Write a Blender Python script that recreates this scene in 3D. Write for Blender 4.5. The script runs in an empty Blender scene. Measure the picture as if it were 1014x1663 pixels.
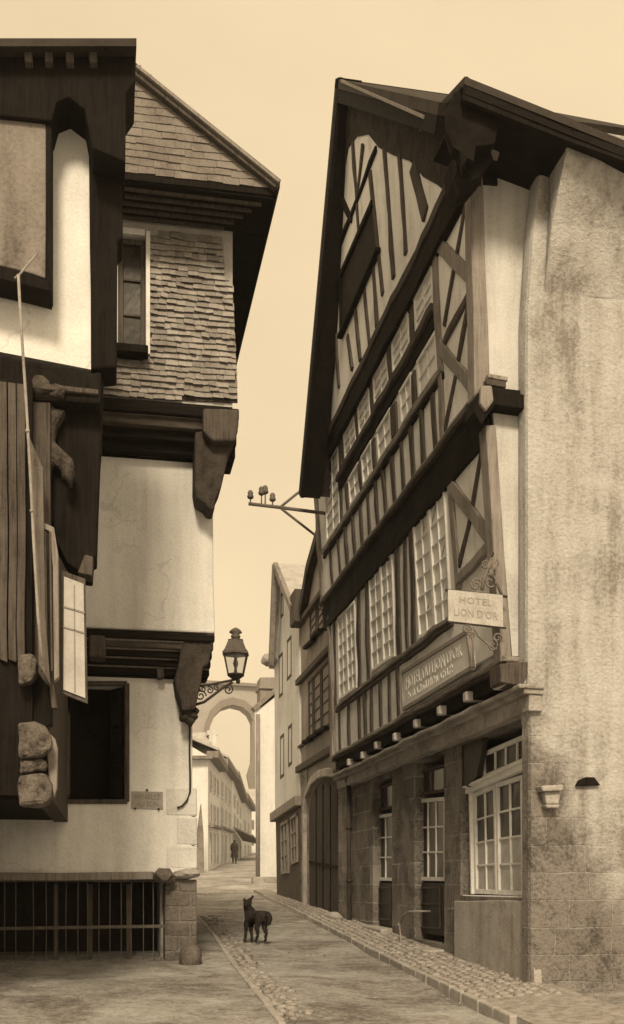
import bpy, bmesh, math, random
from mathutils import Vector, Matrix, noise as mnoise
random.seed(7)
R = math.radians
S = bpy.context.scene
COL = S.collection
# ------------------------------------------------------------------ camera maths
FPX, HY, CX, E = 1740.0, 1435.0, 507.0, 1.46
AL = R(10.64); ca, sa = math.cos(AL), math.sin(AL)
UP = Vector((0, 0, 1)); NX = Vector((-1, 0, 0)); NY = Vector((0, -1, 0))

def PF(x, y, F):
    """point seen at photo position x,y at distance F along the view axis"""
    r = (x - CX) / FPX
    return Vector((F * (r * ca + sa), F * (ca - r * sa), E - (y - HY) / FPX * F))
def PY(x, y, Y):
    r = (x - CX) / FPX
    return PF(x, y, Y / (ca - r * sa))
def PT(x, y, c, k=0.0):
    """on a wall that leans over the street: X = c - k * height above the eye"""
    r = (x - CX) / FPX; t = (HY - y) / FPX
    return PF(x, y, c / (r * ca + sa + k * t))
def PX(x, y, X): return PT(x, y, X, 0)
def gz(Y): return 0.043 * Y
def ZS(s, c, k=0.0):
    q = s / ca
    return E + q * c / (1 + q * k)

# ------------------------------------------------------------------ materials
MATS = {}
def tone(g, warm=1.0):
    d = max(0.0, 1 - g / 0.55)
    return (g, g * (1 - 0.16 * d * warm), g * (1 - 0.26 * d * warm), 1)
def nodes(name):
    m = bpy.data.materials.new(name); m.use_nodes = True
    nt = m.node_tree; b = nt.nodes['Principled BSDF']
    return m, nt, b
def link(nt, a, b): nt.links.new(a, b)
def mathn(nt, op, a, b=None, c=None, clamp=False):
    n = nt.nodes.new('ShaderNodeMath'); n.operation = op; n.use_clamp = clamp
    for i, v in enumerate((a, b, c)):
        if v is None: continue
        if isinstance(v, (int, float)): n.inputs[i].default_value = v
        else: link(nt, v, n.inputs[i])
    return n.outputs[0]
def noisen(nt, vec, scale, detail=4, rough=.6, dist=0):
    n = nt.nodes.new('ShaderNodeTexNoise'); n.inputs['Scale'].default_value = scale
    n.inputs['Detail'].default_value = detail; n.inputs['Roughness'].default_value = rough
    n.inputs['Distortion'].default_value = dist
    link(nt, vec, n.inputs['Vector']); return n.outputs['Fac']
def ramp(nt, fac, stops):
    n = nt.nodes.new('ShaderNodeValToRGB'); link(nt, fac, n.inputs[0])
    cr = n.color_ramp
    while len(cr.elements) < len(stops): cr.elements.new(0.5)
    for e, (p, c) in zip(cr.elements, stops): e.position = p; e.color = c
    return n.outputs[0]
def mixc(nt, fac, a, b, mode='MIX'):
    n = nt.nodes.new('ShaderNodeMix'); n.data_type = 'RGBA'; n.blend_type = mode
    for i, v in ((0, fac), (6, a), (7, b)):
        if isinstance(v, (int, float)): n.inputs[i].default_value = v
        elif isinstance(v, tuple): n.inputs[i].default_value = v
        else: link(nt, v, n.inputs[i])
    return n.outputs[2]
def worldpos(nt):
    return nt.nodes.new('ShaderNodeNewGeometry').outputs['Position']
def bump(nt, b, h, strength, dist):
    n = nt.nodes.new('ShaderNodeBump'); n.inputs['Strength'].default_value = strength
    n.inputs['Distance'].default_value = dist
    link(nt, h, n.inputs['Height']); link(nt, n.outputs[0], b.inputs['Normal'])
def stretch(nt, vec, sc):
    n = nt.nodes.new('ShaderNodeMapping'); n.inputs['Scale'].default_value = sc
    link(nt, vec, n.inputs['Vector']); return n.outputs[0]

def rough_mat(name, g, var=.25, scale=1.2, fine=40, bs=.5, bd=.02, rough=.9, streak=0.0, attr=None, warm=1.0, grain=None, crack=0.0):
    """weathered matt surface: broad stains, fine grain, optional rain streaks"""
    if name in MATS: return MATS[name]
    m, nt, b = nodes(name); p = worldpos(nt)
    n1 = noisen(nt, p, scale, 6, .65, .4); n2 = noisen(nt, p, fine, 3, .7)
    f = mathn(nt, 'ADD', mathn(nt, 'MULTIPLY', n1, .6), mathn(nt, 'MULTIPLY', n2, .4))
    if streak:
        n3 = noisen(nt, stretch(nt, p, (6, 6, .5)), 1.0, 5, .6)
        f = mathn(nt, 'ADD', mathn(nt, 'MULTIPLY', f, 1 - streak), mathn(nt, 'MULTIPLY', n3, streak))
    if grain:
        n4 = noisen(nt, stretch(nt, p, grain), 1.0, 4, .7)
        f = mathn(nt, 'ADD', mathn(nt, 'MULTIPLY', f, .45), mathn(nt, 'MULTIPLY', n4, .55)); n2 = n4
    col = ramp(nt, f, [(.39, tone(g * (1 - var), warm)), (.5, tone(g, warm)), (.61, tone(min(.86, g * (1 + var * .7)), warm))])
    if crack:
        vo = nt.nodes.new('ShaderNodeTexVoronoi'); vo.feature = 'DISTANCE_TO_EDGE'; vo.inputs['Scale'].default_value = crack
        dn = nt.nodes.new('ShaderNodeTexNoise'); dn.inputs['Scale'].default_value = 3; dn.inputs['Detail'].default_value = 5; link(nt, p, dn.inputs['Vector'])
        vm = nt.nodes.new('ShaderNodeVectorMath'); vm.operation = 'MULTIPLY_ADD'; link(nt, dn.outputs['Color'], vm.inputs[0]); vm.inputs[1].default_value = (.5, .5, .5); link(nt, p, vm.inputs[2])
        link(nt, vm.outputs[0], vo.inputs['Vector'])
        ln = mathn(nt, 'LESS_THAN', vo.outputs['Distance'], .010); mk = mathn(nt, 'GREATER_THAN', noisen(nt, p, .9, 2), .56)
        sp = mathn(nt, 'GREATER_THAN', noisen(nt, p, 17, 2, .5), .77)
        col = mixc(nt, mathn(nt, 'MULTIPLY', mathn(nt, 'MAXIMUM', mathn(nt, 'MULTIPLY', ln, mk), sp), .22), col, tone(g * .4))
    if attr:
        a = nt.nodes.new('ShaderNodeAttribute'); a.attribute_name = attr
        col = mixc(nt, 1.0, col, a.outputs['Color'], 'MULTIPLY')
    link(nt, col, b.inputs['Base Color'])
    b.inputs['Roughness'].default_value = rough
    b.inputs['Specular IOR Level'].default_value = .1
    bump(nt, b, mathn(nt, 'ADD', n2, mathn(nt, 'MULTIPLY', n1, 1.5)), bs, bd)
    MATS[name] = m; return m

def stone_mat(name, g, gm, rowh=.29, bw=.55, mortar=.012, var=.62, plaster=None, pz=(0, 0)):
    """coursed ashlar with pale joints; u runs round the corner (X+Y), v is the height"""
    if name in MATS: return MATS[name]
    m, nt, b = nodes(name); p = worldpos(nt)
    sx = nt.nodes.new('ShaderNodeSeparateXYZ'); link(nt, p, sx.inputs[0])
    wob = noisen(nt, p, 3.0, 3); wob2 = mathn(nt, 'MULTIPLY', mathn(nt, 'SUBTRACT', wob, .5), .05)
    u = mathn(nt, 'ADD', mathn(nt, 'ADD', sx.outputs[0], sx.outputs[1]), wob2)
    v = mathn(nt, 'ADD', sx.outputs[2], wob2)
    cb = nt.nodes.new('ShaderNodeCombineXYZ'); link(nt, u, cb.inputs[0]); link(nt, v, cb.inputs[1])
    br = nt.nodes.new('ShaderNodeTexBrick'); link(nt, cb.outputs[0], br.inputs['Vector'])
    br.inputs['Scale'].default_value = 1; br.inputs['Brick Width'].default_value = bw
    br.inputs['Row Height'].default_value = rowh; br.inputs['Mortar Size'].default_value = mortar
    br.inputs['Mortar Smooth'].default_value = .25
    br.inputs['Color1'].default_value = tone(g * .72); br.inputs['Color2'].default_value = tone(g * 1.25)
    br.inputs['Mortar'].default_value = tone(gm); br.offset = .47; br.squash = 1.3; br.squash_frequency = 3
    n1 = noisen(nt, p, 1.6, 7, .7, .6); n2 = noisen(nt, p, 28, 4, .75)
    f = mathn(nt, 'ADD', mathn(nt, 'MULTIPLY', n1, .6), mathn(nt, 'MULTIPLY', n2, .4))
    dirt = ramp(nt, f, [(.42, (1 - var,) * 3 + (1,)), (.53, (.92, .92, .92, 1)), (.68, (1.0 + 0 * var,) * 3 + (1,))])
    n5 = noisen(nt, p, 1.1, 4, .6, .5)
    jm = mixc(nt, ramp(nt, n5, [(.4, (0, 0, 0, 1)), (.6, (.8, .8, .8, 1))]), br.outputs['Color'], tone(g))
    col = mixc(nt, 1.0, jm, dirt, 'MULTIPLY')
    h = mathn(nt, 'ADD', mathn(nt, 'MULTIPLY', br.outputs['Fac'], -.6), mathn(nt, 'MULTIPLY', n2, .8))
    if plaster:
        k = mathn(nt, 'ADD', sx.outputs[2], mathn(nt, 'MULTIPLY', mathn(nt, 'SUBTRACT', noisen(nt, p, 1.3, 6, .65, .8), .5), 2.4))
        k = mathn(nt, 'ADD', k, mathn(nt, 'MULTIPLY', mathn(nt, 'SUBTRACT', sx.outputs[0], 3.9), 1.3))
        mk = nt.nodes.new('ShaderNodeMapRange'); link(nt, k, mk.inputs[0])
        mk.inputs[1].default_value = pz[0]; mk.inputs[2].default_value = pz[1]
        n3 = noisen(nt, stretch(nt, p, (5, 5, .5)), 1.0, 5, .6)
        ff = mathn(nt, 'ADD', mathn(nt, 'MULTIPLY', n1, .5), mathn(nt, 'MULTIPLY', n3, .5))
        pc = ramp(nt, mathn(nt, 'ADD', mathn(nt, 'MULTIPLY', ff, .75), mathn(nt, 'MULTIPLY', n2, .25)), [(.40, tone(plaster * .55)), (.5, tone(plaster)), (.60, tone(plaster * 1.25))])
        col = mixc(nt, mk.outputs[0], col, pc)
        inv = mathn(nt, 'SUBTRACT', 1, mk.outputs[0]); h = mathn(nt, 'ADD', mathn(nt, 'MULTIPLY', mathn(nt, 'MULTIPLY', br.outputs['Fac'], -.6), inv), mathn(nt, 'MULTIPLY', n2, .8))
    link(nt, col, b.inputs['Base Color']); b.inputs['Roughness'].default_value = .92
    b.inputs['Specular IOR Level'].default_value = .15
    bump(nt, b, h, 1.0, .035)
    MATS[name] = m; return m

def glass_mat(name, g, rough=.12, spec=.5):
    m, nt, b = nodes(name); p = worldpos(nt)
    n = noisen(nt, p, 6, 3)
    link(nt, ramp(nt, n, [(.38, tone(g * .45)), (.5, tone(g * .9)), (.62, tone(min(.85, g * 1.3)))]), b.inputs['Base Color'])
    b.inputs['Roughness'].default_value = rough; b.inputs['Specular IOR Level'].default_value = spec
    bump(nt, b, noisen(nt, p, 7, 2), .15, .02)
    MATS[name] = m; return m
def metal_mat(name, g, rough=.55):
    return rough_mat(name, g, .3, 6, 60, .3, .004, rough)

M = dict(
    plaster=rough_mat('pale_plaster', .76, .2, 1.1, 45, .7, .012, streak=.35, crack=1.1),
    plaster_dirty=rough_mat('stained_plaster', .5, .22, 1.5, 40, .6, .015, streak=.3),
    white_side=rough_mat('limewashed_plaster', .54, .24, 1.4, 40, .6, .012, streak=.45, crack=1.0),
    infill=rough_mat('infill_plaster', .85, .26, 2.2, 45, .5, .012, streak=.35),
    timber=rough_mat('oak_timber', .15, .4, 5, 60, .7, .012, grain=(38, 38, 2.2)),
    timber_grey=rough_mat('weathered_grey_timber', .25, .32, 5, 60, .7, .012, grain=(38, 38, 2.2)),
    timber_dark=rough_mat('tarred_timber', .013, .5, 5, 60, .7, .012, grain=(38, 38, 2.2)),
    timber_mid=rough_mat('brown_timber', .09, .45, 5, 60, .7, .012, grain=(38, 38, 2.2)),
    soffit=rough_mat('dark_boards', .012, .45, 4, 50, .6, .01),  # near-black boards, tone varied at random
    slate=rough_mat('hung_slate', .31, .3, 4, 50, .6, .008, .75, attr='tone'),
    slate_roof=rough_mat('grey_slate', .21, .3, 3, 50, .5, .008, .75, attr='tone'),
    slate_plain=rough_mat('roof_slate', .045, .35, 3, 40, .6, .01, .75),
    roof_pale=rough_mat('pale_roof', .42, .2, 3, 30, .6, .01, .8),
    ashlar=stone_mat('ashlar_stone', .27, .42),
    ashlar_side=stone_mat('ashlar_under_render', .27, .36, .26, .44, .010, plaster=.47, pz=(2.5, 3.2)),
    rubble=stone_mat('rubble_stone', .20, .26, .17, .3, .02, .45),
    rough_stone=rough_mat('dressed_stone', .36, .35, 3, 35, .8, .02),
    stone_pale=rough_mat('pale_dressed_stone', .5, .2, 3, 35, .7, .015),
    stone_dark=rough_mat('dark_stone', .13, .4, 4, 30, .8, .02),
    apron=rough_mat('cement_render', .38, .35, 2.2, 50, .8, .015, streak=.25, crack=1.3),
    paint=rough_mat('old_white_paint', .72, .15, 6, 60, .3, .004, .6),
    paint_grey=rough_mat('grey_paint', .36, .22, 6, 60, .3, .004, .6),
    curtain_lit_pane=rough_mat('net_curtain_and_lit_pane', .50, .15, 6, 60, .3, .004, .8),
    sign=rough_mat('sign_paint', .78, .12, 5, 50, .3, .003, .6),
    sign_letter=rough_mat('letter_paint', .22, .2, 8, 50, .2, .003, .6),
    letter_pale=rough_mat('pale_letter_paint', .74, .1, 8, 50, .2, .003, .6),
    plaque=rough_mat('enamel_plaque', .36, .15, 8, 50, .2, .003, .5),
    iron=metal_mat('wrought_iron', .05), iron_grey=metal_mat('rusty_iron', .17),
    zinc=metal_mat('zinc_pipe', .3), porcelain=rough_mat('porcelain', .3, .1, 8, 50, .1, .002, .3),
    door=rough_mat('dark_door_paint', .035, .4, 6, 50, .4, .006, .5),
    painted_room_shade=rough_mat('painted_room_shade', .03, .3, 3, 20, .2, .01),  # near-black colour paints the unlit depth of the rooms
    fur=rough_mat('black_fur', .04, .5, 14, 90, 1, .02, .95),
    cloth=rough_mat('dark_cloth', .06, .3, 8, 60, .3, .01),
    skin=rough_mat('skin', .4, .1, 8, 60, .2, .005, .6),
    far_plaster=rough_mat('far_render', .68, .14, .8, 10, .3, .02, streak=.3),
    far_plaster_b=rough_mat('far_render_grey', .56, .18, .8, 10, .3, .02, streak=.3),
    far_dark=rough_mat('far_shutter_paint', .22, .3, 2, 10, .3, .02),
    house_grey=rough_mat('grey_brown_render', .26, .3, 1.4, 35, .6, .02, streak=.4),
    granite=rough_mat('viaduct_granite', .36, .14, .2, 3, .3, .05),
    granite_ring=rough_mat('viaduct_voussoirs', .22, .12, .2, 3, .3, .05),
    glass=glass_mat('window_glass', .03, .3, .25), glass_pale=glass_mat('curtain_sky_glass', .70, .3, .5),  # glass_pale: curtain tone plus sky reflection put into the pane colour
)

for nm, g in (('timber_grey', .25), ('timber_dark', .014), ('timber_mid', .08)):
    M[nm + '_along'] = rough_mat(nm + '_along', g, .5, 5, 60, .7, .012, grain=(30, 1.8, 38)); M[nm + '_across'] = rough_mat(nm + '_across', g, .5, 5, 60, .7, .012, grain=(1.8, 30, 38))
def lamp_glass():
    m, nt, b = nodes('lantern_glass')
    t = nt.nodes.new('ShaderNodeBsdfTransparent'); mx = nt.nodes.new('ShaderNodeMixShader')
    t.inputs[0].default_value = (.95, .95, .95, 1)
    b.inputs['Base Color'].default_value = tone(.6); b.inputs['Roughness'].default_value = .2
    mx.inputs[0].default_value = .08
    link(nt, t.outputs[0], mx.inputs[1]); link(nt, b.outputs[0], mx.inputs[2])
    link(nt, mx.outputs[0], nt.nodes['Material Output'].inputs[0]); return m
M['lamp_glass'] = lamp_glass()

def road_mat():
    m, nt, b = nodes('street_macadam'); p = worldpos(nt)
    n1 = noisen(nt, p, .9, 6, .65, .5); n2 = noisen(nt, p, 22, 5, .75); n3 = noisen(nt, p, 5, 4, .7, .6)
    n4 = noisen(nt, p, 95, 3, .7)
    f = mathn(nt, 'ADD', mathn(nt, 'MULTIPLY', n1, .35), mathn(nt, 'ADD', mathn(nt, 'MULTIPLY', n2, .25), mathn(nt, 'ADD', mathn(nt, 'MULTIPLY', n3, .2), mathn(nt, 'MULTIPLY', n4, .2))))
    col = ramp(nt, f, [(.42, tone(.17)), (.48, tone(.34)), (.53, tone(.48)), (.59, tone(.62))])
    link(nt, col, b.inputs['Base Color']); b.inputs['Roughness'].default_value = .95
    b.inputs['Specular IOR Level'].default_value = .15
    bump(nt, b, mathn(nt, 'ADD', n2, n3), 1, .05); return m
M['road'] = road_mat()
M['cobble'] = rough_mat('cobble_stone', .30, .4, 9, 50, .7, .01, .9)
M['kerb'] = rough_mat('kerb_stone', .36, .25, 4, 50, .6, .01, .9)

# ------------------------------------------------------------------ object helpers
def tag(o, label, cat, group=None, kind=None):
    if label: o['label'] = label
    if cat: o['category'] = cat
    if group: o['group'] = group
    if kind: o['kind'] = kind
    return o
def thing(name, loc, label, cat, group=None):
    o = bpy.data.objects.new(name, None); COL.objects.link(o); o.location = loc
    o.empty_display_size = .2
    return tag(o, label, cat, group)

class MB:
    def __init__(s): s.bm = bmesh.new(); s.lay = None
    def face(s, vs):
        try: return s.bm.faces.new(vs)
        except ValueError: return None
    def prism(s, pts, d):
        d = Vector(d); a = [s.bm.verts.new(p) for p in pts]; b = [s.bm.verts.new(Vector(p) + d) for p in pts]
        s.face(a); s.face(b[::-1]); n = len(pts)
        for i in range(n): s.face((a[i], b[i], b[(i + 1) % n], a[(i + 1) % n]))
        return s
    def box(s, lo, hi):
        x0, y0, z0 = lo; x1, y1, z1 = hi
        return s.prism([(x0, y0, z0), (x1, y0, z0), (x1, y0, z1), (x0, y0, z1)], (0, y1 - y0, 0))
    def bar(s, p, q, w, depth, n, off=0.0, taper=1.0):
        """timber from p to q, w wide; front face off in front of the line, depth thick"""
        p, q, n = Vector(p), Vector(q), Vector(n).normalized()
        t = (q - p).normalized(); side = t.cross(n).normalized(); n = side.cross(t).normalized() * (1 if side.cross(t).dot(n) > 0 else -1)
        h = side * w / 2; f = n * off
        return s.prism([p - h + f, p + h + f, q + h * taper + f, q - h * taper + f], -n * depth)
    def tube(s, path, r, seg=8, r2=None):
        path = [Vector(p) for p in path]; rings = []
        for i, p in enumerate(path):
            t = (path[min(i + 1, len(path) - 1)] - path[max(i - 1, 0)]).normalized()
            ref = Vector((0, 0, 1)) if abs(t.z) < .9 else Vector((1, 0, 0))
            a = t.cross(ref).normalized(); b = t.cross(a)
            rr = r if r2 is None else r + (r2 - r) * i / max(1, len(path) - 1)
            rings.append([s.bm.verts.new(p + (a * math.cos(k * 2 * math.pi / seg) + b * math.sin(k * 2 * math.pi / seg)) * rr) for k in range(seg)])
        for u, v in zip(rings, rings[1:]):
            for k in range(seg): s.face((u[k], u[(k + 1) % seg], v[(k + 1) % seg], v[k]))
        s.face(rings[0][::-1]); s.face(rings[-1]); return s
    def lathe(s, base, prof, seg=12, rot=0.0, sx=1, sy=1):
        base = Vector(base); rings = []
        for r, z in prof:
            rings.append([s.bm.verts.new(base + Vector((math.cos(rot + k * 2 * math.pi / seg) * r * sx, math.sin(rot + k * 2 * math.pi / seg) * r * sy, z))) for k in range(seg)])
        for u, v in zip(rings, rings[1:]):
            for k in range(seg): s.face((u[k], u[(k + 1) % seg], v[(k + 1) % seg], v[k]))
        s.face(rings[0][::-1]); s.face(rings[-1]); return s
    def lump(s, c, rad, amp=.15, sub=2, seed=0.0):
        r = bmesh.ops.create_icosphere(s.bm, subdivisions=sub, radius=1)
        for v in r['verts']:
            k = 1 + amp * mnoise.noise(v.co * 1.7 + Vector((seed, seed * 2, 0)))
            v.co = Vector(c) + Vector((v.co.x * rad[0], v.co.y * rad[1], v.co.z * rad[2])) * k
        return s
    def build(s, name, mat, parent=None, bevel=0.0, smooth=False, wob=0.0, cut=0.0, wf=1.3):
        bm = s.bm
        bmesh.ops.remove_doubles(bm, verts=bm.verts, dist=1e-5)
        if cut:
            for _ in range(6):
                es = [e for e in bm.edges if e.calc_length() > cut]
                if not es: break
                bmesh.ops.subdivide_edges(bm, edges=es, cuts=1, use_grid_fill=True)
        bmesh.ops.recalc_face_normals(bm, faces=bm.faces)
        if wob:
            for v in bm.verts:
                v.co += Vector((mnoise.noise(v.co * wf), mnoise.noise(v.co * wf + Vector((9, 0, 0))), mnoise.noise(v.co * wf + Vector((0, 7, 0))))) * wob
        me = bpy.data.meshes.new(name); bm.to_mesh(me); bm.free()
        if smooth:
            for p in me.polygons: p.use_smooth = True
        o = bpy.data.objects.new(name, me); COL.objects.link(o)
        me.materials.append(mat)
        if parent:
            o.parent = parent
            root = parent
            pl = Vector((0, 0, 0))
            while root: pl += root.location; root = root.parent
            me.transform(Matrix.Translation(-pl))
        if bevel:
            b = o.modifiers.new('bevel', 'BEVEL'); b.width = bevel; b.segments = 2; b.limit_method = 'ANGLE'; b.angle_limit = R(40)
        return o

def setloc(o, loc):
    """give a single-mesh thing an origin at its base"""
    loc = Vector(loc); o.data.transform(Matrix.Translation(-loc)); o.location = loc; return o

def cells(lo, hi, cuts):
    c = sorted({lo, hi, *[min(max(v, lo), hi) for v in cuts]}); return list(zip(c, c[1:]))
def wallx(mb, X, th, Y0, Y1, Z0, Z1, ops):
    for ya, yb in cells(Y0, Y1, [v for o in ops for v in o[:2]]):
        for za, zb in cells(Z0, Z1, [v for o in ops for v in o[2:]]):
            ym, zm = (ya + yb) / 2, (za + zb) / 2
            if any(o[0] < ym < o[1] and o[2] < zm < o[3] for o in ops): continue
            mb.box((X, ya, za), (X + th, yb, zb))
def wally(mb, Y, th, X0, X1, Z0, Z1, ops):
    for xa, xb in cells(X0, X1, [v for o in ops for v in o[:2]]):
        for za, zb in cells(Z0, Z1, [v for o in ops for v in o[2:]]):
            xm, zm = (xa + xb) / 2, (za + zb) / 2
            if any(o[0] < xm < o[1] and o[2] < zm < o[3] for o in ops): continue
            mb.box((xa, Y, za), (xb, Y + th, zb))

def lerp(a, b, t): return a + (b - a) * t
def bil(q, u, v):
    a, b, c, d = q     # bl br tr tl
    return lerp(lerp(a, b, u), lerp(d, c, u), v)
def window(parent, q, cols, rows, n, fw=.05, mw=.02, dep=.05, fm=None, pm=None, split=0.0, pm2=None, name='window'):
    fm = fm or M['paint']; pm = pm or M['glass']; n = Vector(n); q = [Vector(p) for p in q]
    mb = MB(); W = (q[1] - q[0]).length; H = (q[3] - q[0]).length
    u0, v0 = fw / W / 2, fw / H / 2
    mb.bar(bil(q, 0, v0), bil(q, 1, v0), fw, dep, n); mb.bar(bil(q, 0, 1 - v0), bil(q, 1, 1 - v0), fw, dep, n)
    mb.bar(bil(q, u0, 2 * v0), bil(q, u0, 1 - 2 * v0), fw, dep - .004, n, -.002); mb.bar(bil(q, 1 - u0, 2 * v0), bil(q, 1 - u0, 1 - 2 * v0), fw, dep - .004, n, -.002)
    for i in range(1, cols):
        u = lerp(2 * u0, 1 - 2 * u0, i / cols); mb.bar(bil(q, u, 2 * v0), bil(q, u, 1 - 2 * v0), mw, dep * .5, n, -dep * .2)
    for j in range(1, rows):
        v = lerp(2 * v0, 1 - 2 * v0, j / rows) + random.uniform(-.004, .004); mb.bar(bil(q, 2 * u0, v), bil(q, 1 - 2 * u0, v), mw, dep * .5, n, -dep * .24)
    f = mb.build(name, fm, parent, bevel=.004)
    def pane(va, vb, mat):
        g = MB()
        for i in range(cols):
            for j in range(rows):
                a, b_ = lerp(u0, 1 - u0, i / cols), lerp(u0, 1 - u0, (i + 1) / cols); c, d = lerp(v0, 1 - v0, j / rows), lerp(v0, 1 - v0, (j + 1) / rows)
                if not (va <= (c + d) / 2 < vb): continue
                j1, j2 = random.uniform(-.004, .004), random.uniform(-.004, .004)   # old panes sit slightly askew
                g.prism([bil(q, a, c) - n * (dep * .6 + j1), bil(q, b_, c) - n * (dep * .6 - j1), bil(q, b_, d) - n * (dep * .6 + j2), bil(q, a, d) - n * (dep * .6 - j2)], -n * .006)
        return g.build('pane', mat, f)
    if split: pane(0, split, pm2 or M['curtain_lit_pane']); pane(split, 1, pm)
    else: pane(0, 1, pm)
    return f

def lettering(parent, txt, q, n, mat, thick=.006, u=(.06, .94), v=(.2, .8)):
    cu = bpy.data.curves.new('t', 'FONT'); cu.body = txt; cu.resolution_u = 2
    o = bpy.data.objects.new('t', cu); COL.objects.link(o)
    dg = bpy.context.evaluated_depsgraph_get(); dg.update()
    me = bpy.data.meshes.new_from_object(o.evaluated_get(dg)); bpy.data.objects.remove(o); bpy.data.curves.remove(cu)
    xs = [p.co.x for p in me.vertices]; ys = [p.co.y for p in me.vertices]
    x0, x1, y0, y1 = min(xs), max(xs), min(ys), max(ys)
    bm = bmesh.new(); bm.from_mesh(me); n = Vector(n); q = [Vector(p) for p in q]
    for p in bm.verts:
        uu = lerp(u[0], u[1], (p.co.x - x0) / (x1 - x0)); vv = lerp(v[0], v[1], (p.co.y - y0) / (y1 - y0))
        p.co = bil(q, uu, vv) + n * .002
    ext = bmesh.ops.extrude_face_region(bm, geom=list(bm.faces))
    for g in ext['geom']:
        if isinstance(g, bmesh.types.BMVert): g.co += n * thick
    mb = MB(); mb.bm.free(); mb.bm = bm
    bpy.data.meshes.remove(me)
    return mb.build('lettering', mat, parent)

def shingles(poly, Y, rowh, w, parent, name, mat, jit=.3, thick=.012, lo=.6, hi=1.15, slope=0.0):
    """individual slates hung on a wall facing the camera; poly = [(X, Z)...]"""
    def inside(x, z):
        c = False; n = len(poly)
        for i in range(n):
            (x1, z1), (x2, z2) = poly[i], poly[(i + 1) % n]
            if (z1 > z) != (z2 > z) and x < (x2 - x1) * (z - z1) / (z2 - z1) + x1: c = not c
        return c
    bm = bmesh.new(); lay = bm.loops.layers.float_color.new('tone')
    X0, X1 = min(p[0] for p in poly), max(p[0] for p in poly); Z0, Z1 = min(p[1] for p in poly), max(p[1] for p in poly)
    nrow = int((Z1 - Z0) / rowh)
    for r in range(nrow + 1):
        z = Z0 + r * rowh; x = X0 - random.random() * w
        wave = lambda x: .25 * rowh * mnoise.noise(Vector((x * 1.5, z * 1.2, 0)))
        while x < X1:
            ww = w * random.uniform(1 - jit, 1 + jit)
            while ww > .03 and not inside(x + .002, z + rowh * .4) and inside(x + ww, z + rowh * .4): x += .01; ww -= .01
            hit = inside(x + .002, z + rowh * .4)
            while hit and ww > .02 and not inside(x + ww, z + rowh * .4): ww -= .01
            if hit and ww > .02:
                zz = z + random.uniform(-.08, .08) * rowh + wave(x); h = rowh * 1.45; d = thick * random.uniform(.7, 1.7)
                y = Y + slope * (z - Z0)
                bl, br = Vector((x + .0012, y - d, zz + random.uniform(-.1, .1) * rowh)), Vector((x + ww - .0012, y - d * random.uniform(.8, 1.1), zz + random.uniform(-.1, .1) * rowh))
                tl, tr = Vector((x + .0012, y + .004 + slope * h, zz + h)), Vector((x + ww - .0012, y + .004 + slope * h, zz + h))
                vs = [bm.verts.new(v) for v in (bl, br, tr, tl)]; bk = [bm.verts.new(v + Vector((0, .011, 0))) for v in (bl, br, tr, tl)]
                t = random.uniform(lo, hi); t = (t, t, t, 1)
                fs = [bm.faces.new(vs), bm.faces.new(bk[::-1])] + [bm.faces.new((vs[i], bk[i], bk[(i + 1) % 4], vs[(i + 1) % 4])) for i in range(4)]
                for f in fs:
                    for l in f.loops: l[lay] = t
            x += ww
    mb = MB(); mb.bm.free(); mb.bm = bm
    return mb.build(name, mat, parent)

# ================================================================== GROUND
def ground():
    mb = MB(); xs = [-60, -30, -15, -8, -4, -2] + [-1 + i * .25 for i in range(25)] + [6, 8, 12, 20, 40, 70]
    ys = [-12, -8, -4, 0, 2, 4] + [5 + i * .3 for i in range(100)] + [36, 38, 41, 45, 50, 56, 63, 72, 84, 100, 130, 170, 230, 320, 450]
    rows = []
    for y in ys:
        row = []
        for x in xs:
            z = gz(y)
            if 4 < y < 60 and -1.5 < x < 7: z += .035 * mnoise.noise(Vector((x * .9, y * .5, 0))) + .012 * mnoise.noise(Vector((x * 4, y * 4, 3))) - .03 * math.exp(-((x - 2.6) / .5) ** 2)
            row.append(mb.bm.verts.new((x, y, z)))
        rows.append(row)
    for a, b in zip(rows, rows[1:]):
        for i in range(len(xs) - 1): mb.face((a[i], a[i + 1], b[i + 1], b[i]))
    return tag(mb.build('street', M['road'], smooth=True), None, None, kind='structure')
ground()

# raised pavement strips: kerb line given as (X, Y)
def strip(line, xin, name, mat, h=.07):
    mb = MB(); top = []; inn = []; low = []
    for x, y in line:
        z = gz(y)
        top.append(mb.bm.verts.new((x, y, z + h))); inn.append(mb.bm.verts.new((xin, y, z + h + .03))); low.append(mb.bm.verts.new((x, y, z - .1)))
    for i in range(len(line) - 1):
        mb.face((top[i], top[i + 1], inn[i + 1], inn[i])); mb.face((low[i], low[i + 1], top[i + 1], top[i]))
    a, b, c = top[0], inn[0], low[0]; mb.face((a, b, c))
    return tag(mb.build(name, mat), None, None, kind='structure')
KR = [(3.05, 5.0), (3.15, 8), (3.22, 11), (3.28, 13), (3.42, 16.5), (3.62, 21.5), (3.76, 28.5)]
KL = [(1.22, 6.5), (1.28, 9), (1.33, 12), (1.45, 15.5), (1.5, 19), (1.42, 24)]
strip(KR, 4.1, 'pavement', M['cobble']); strip(KL, -9.0, 'pavement', M['road'], .05)
def kline(L, y):
    for (x0, y0), (x1, y1) in zip(L, L[1:]):
        if y0 <= y <= y1: return lerp(x0, x1, (y - y0) / (y1 - y0))
    return L[-1][0]
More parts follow.
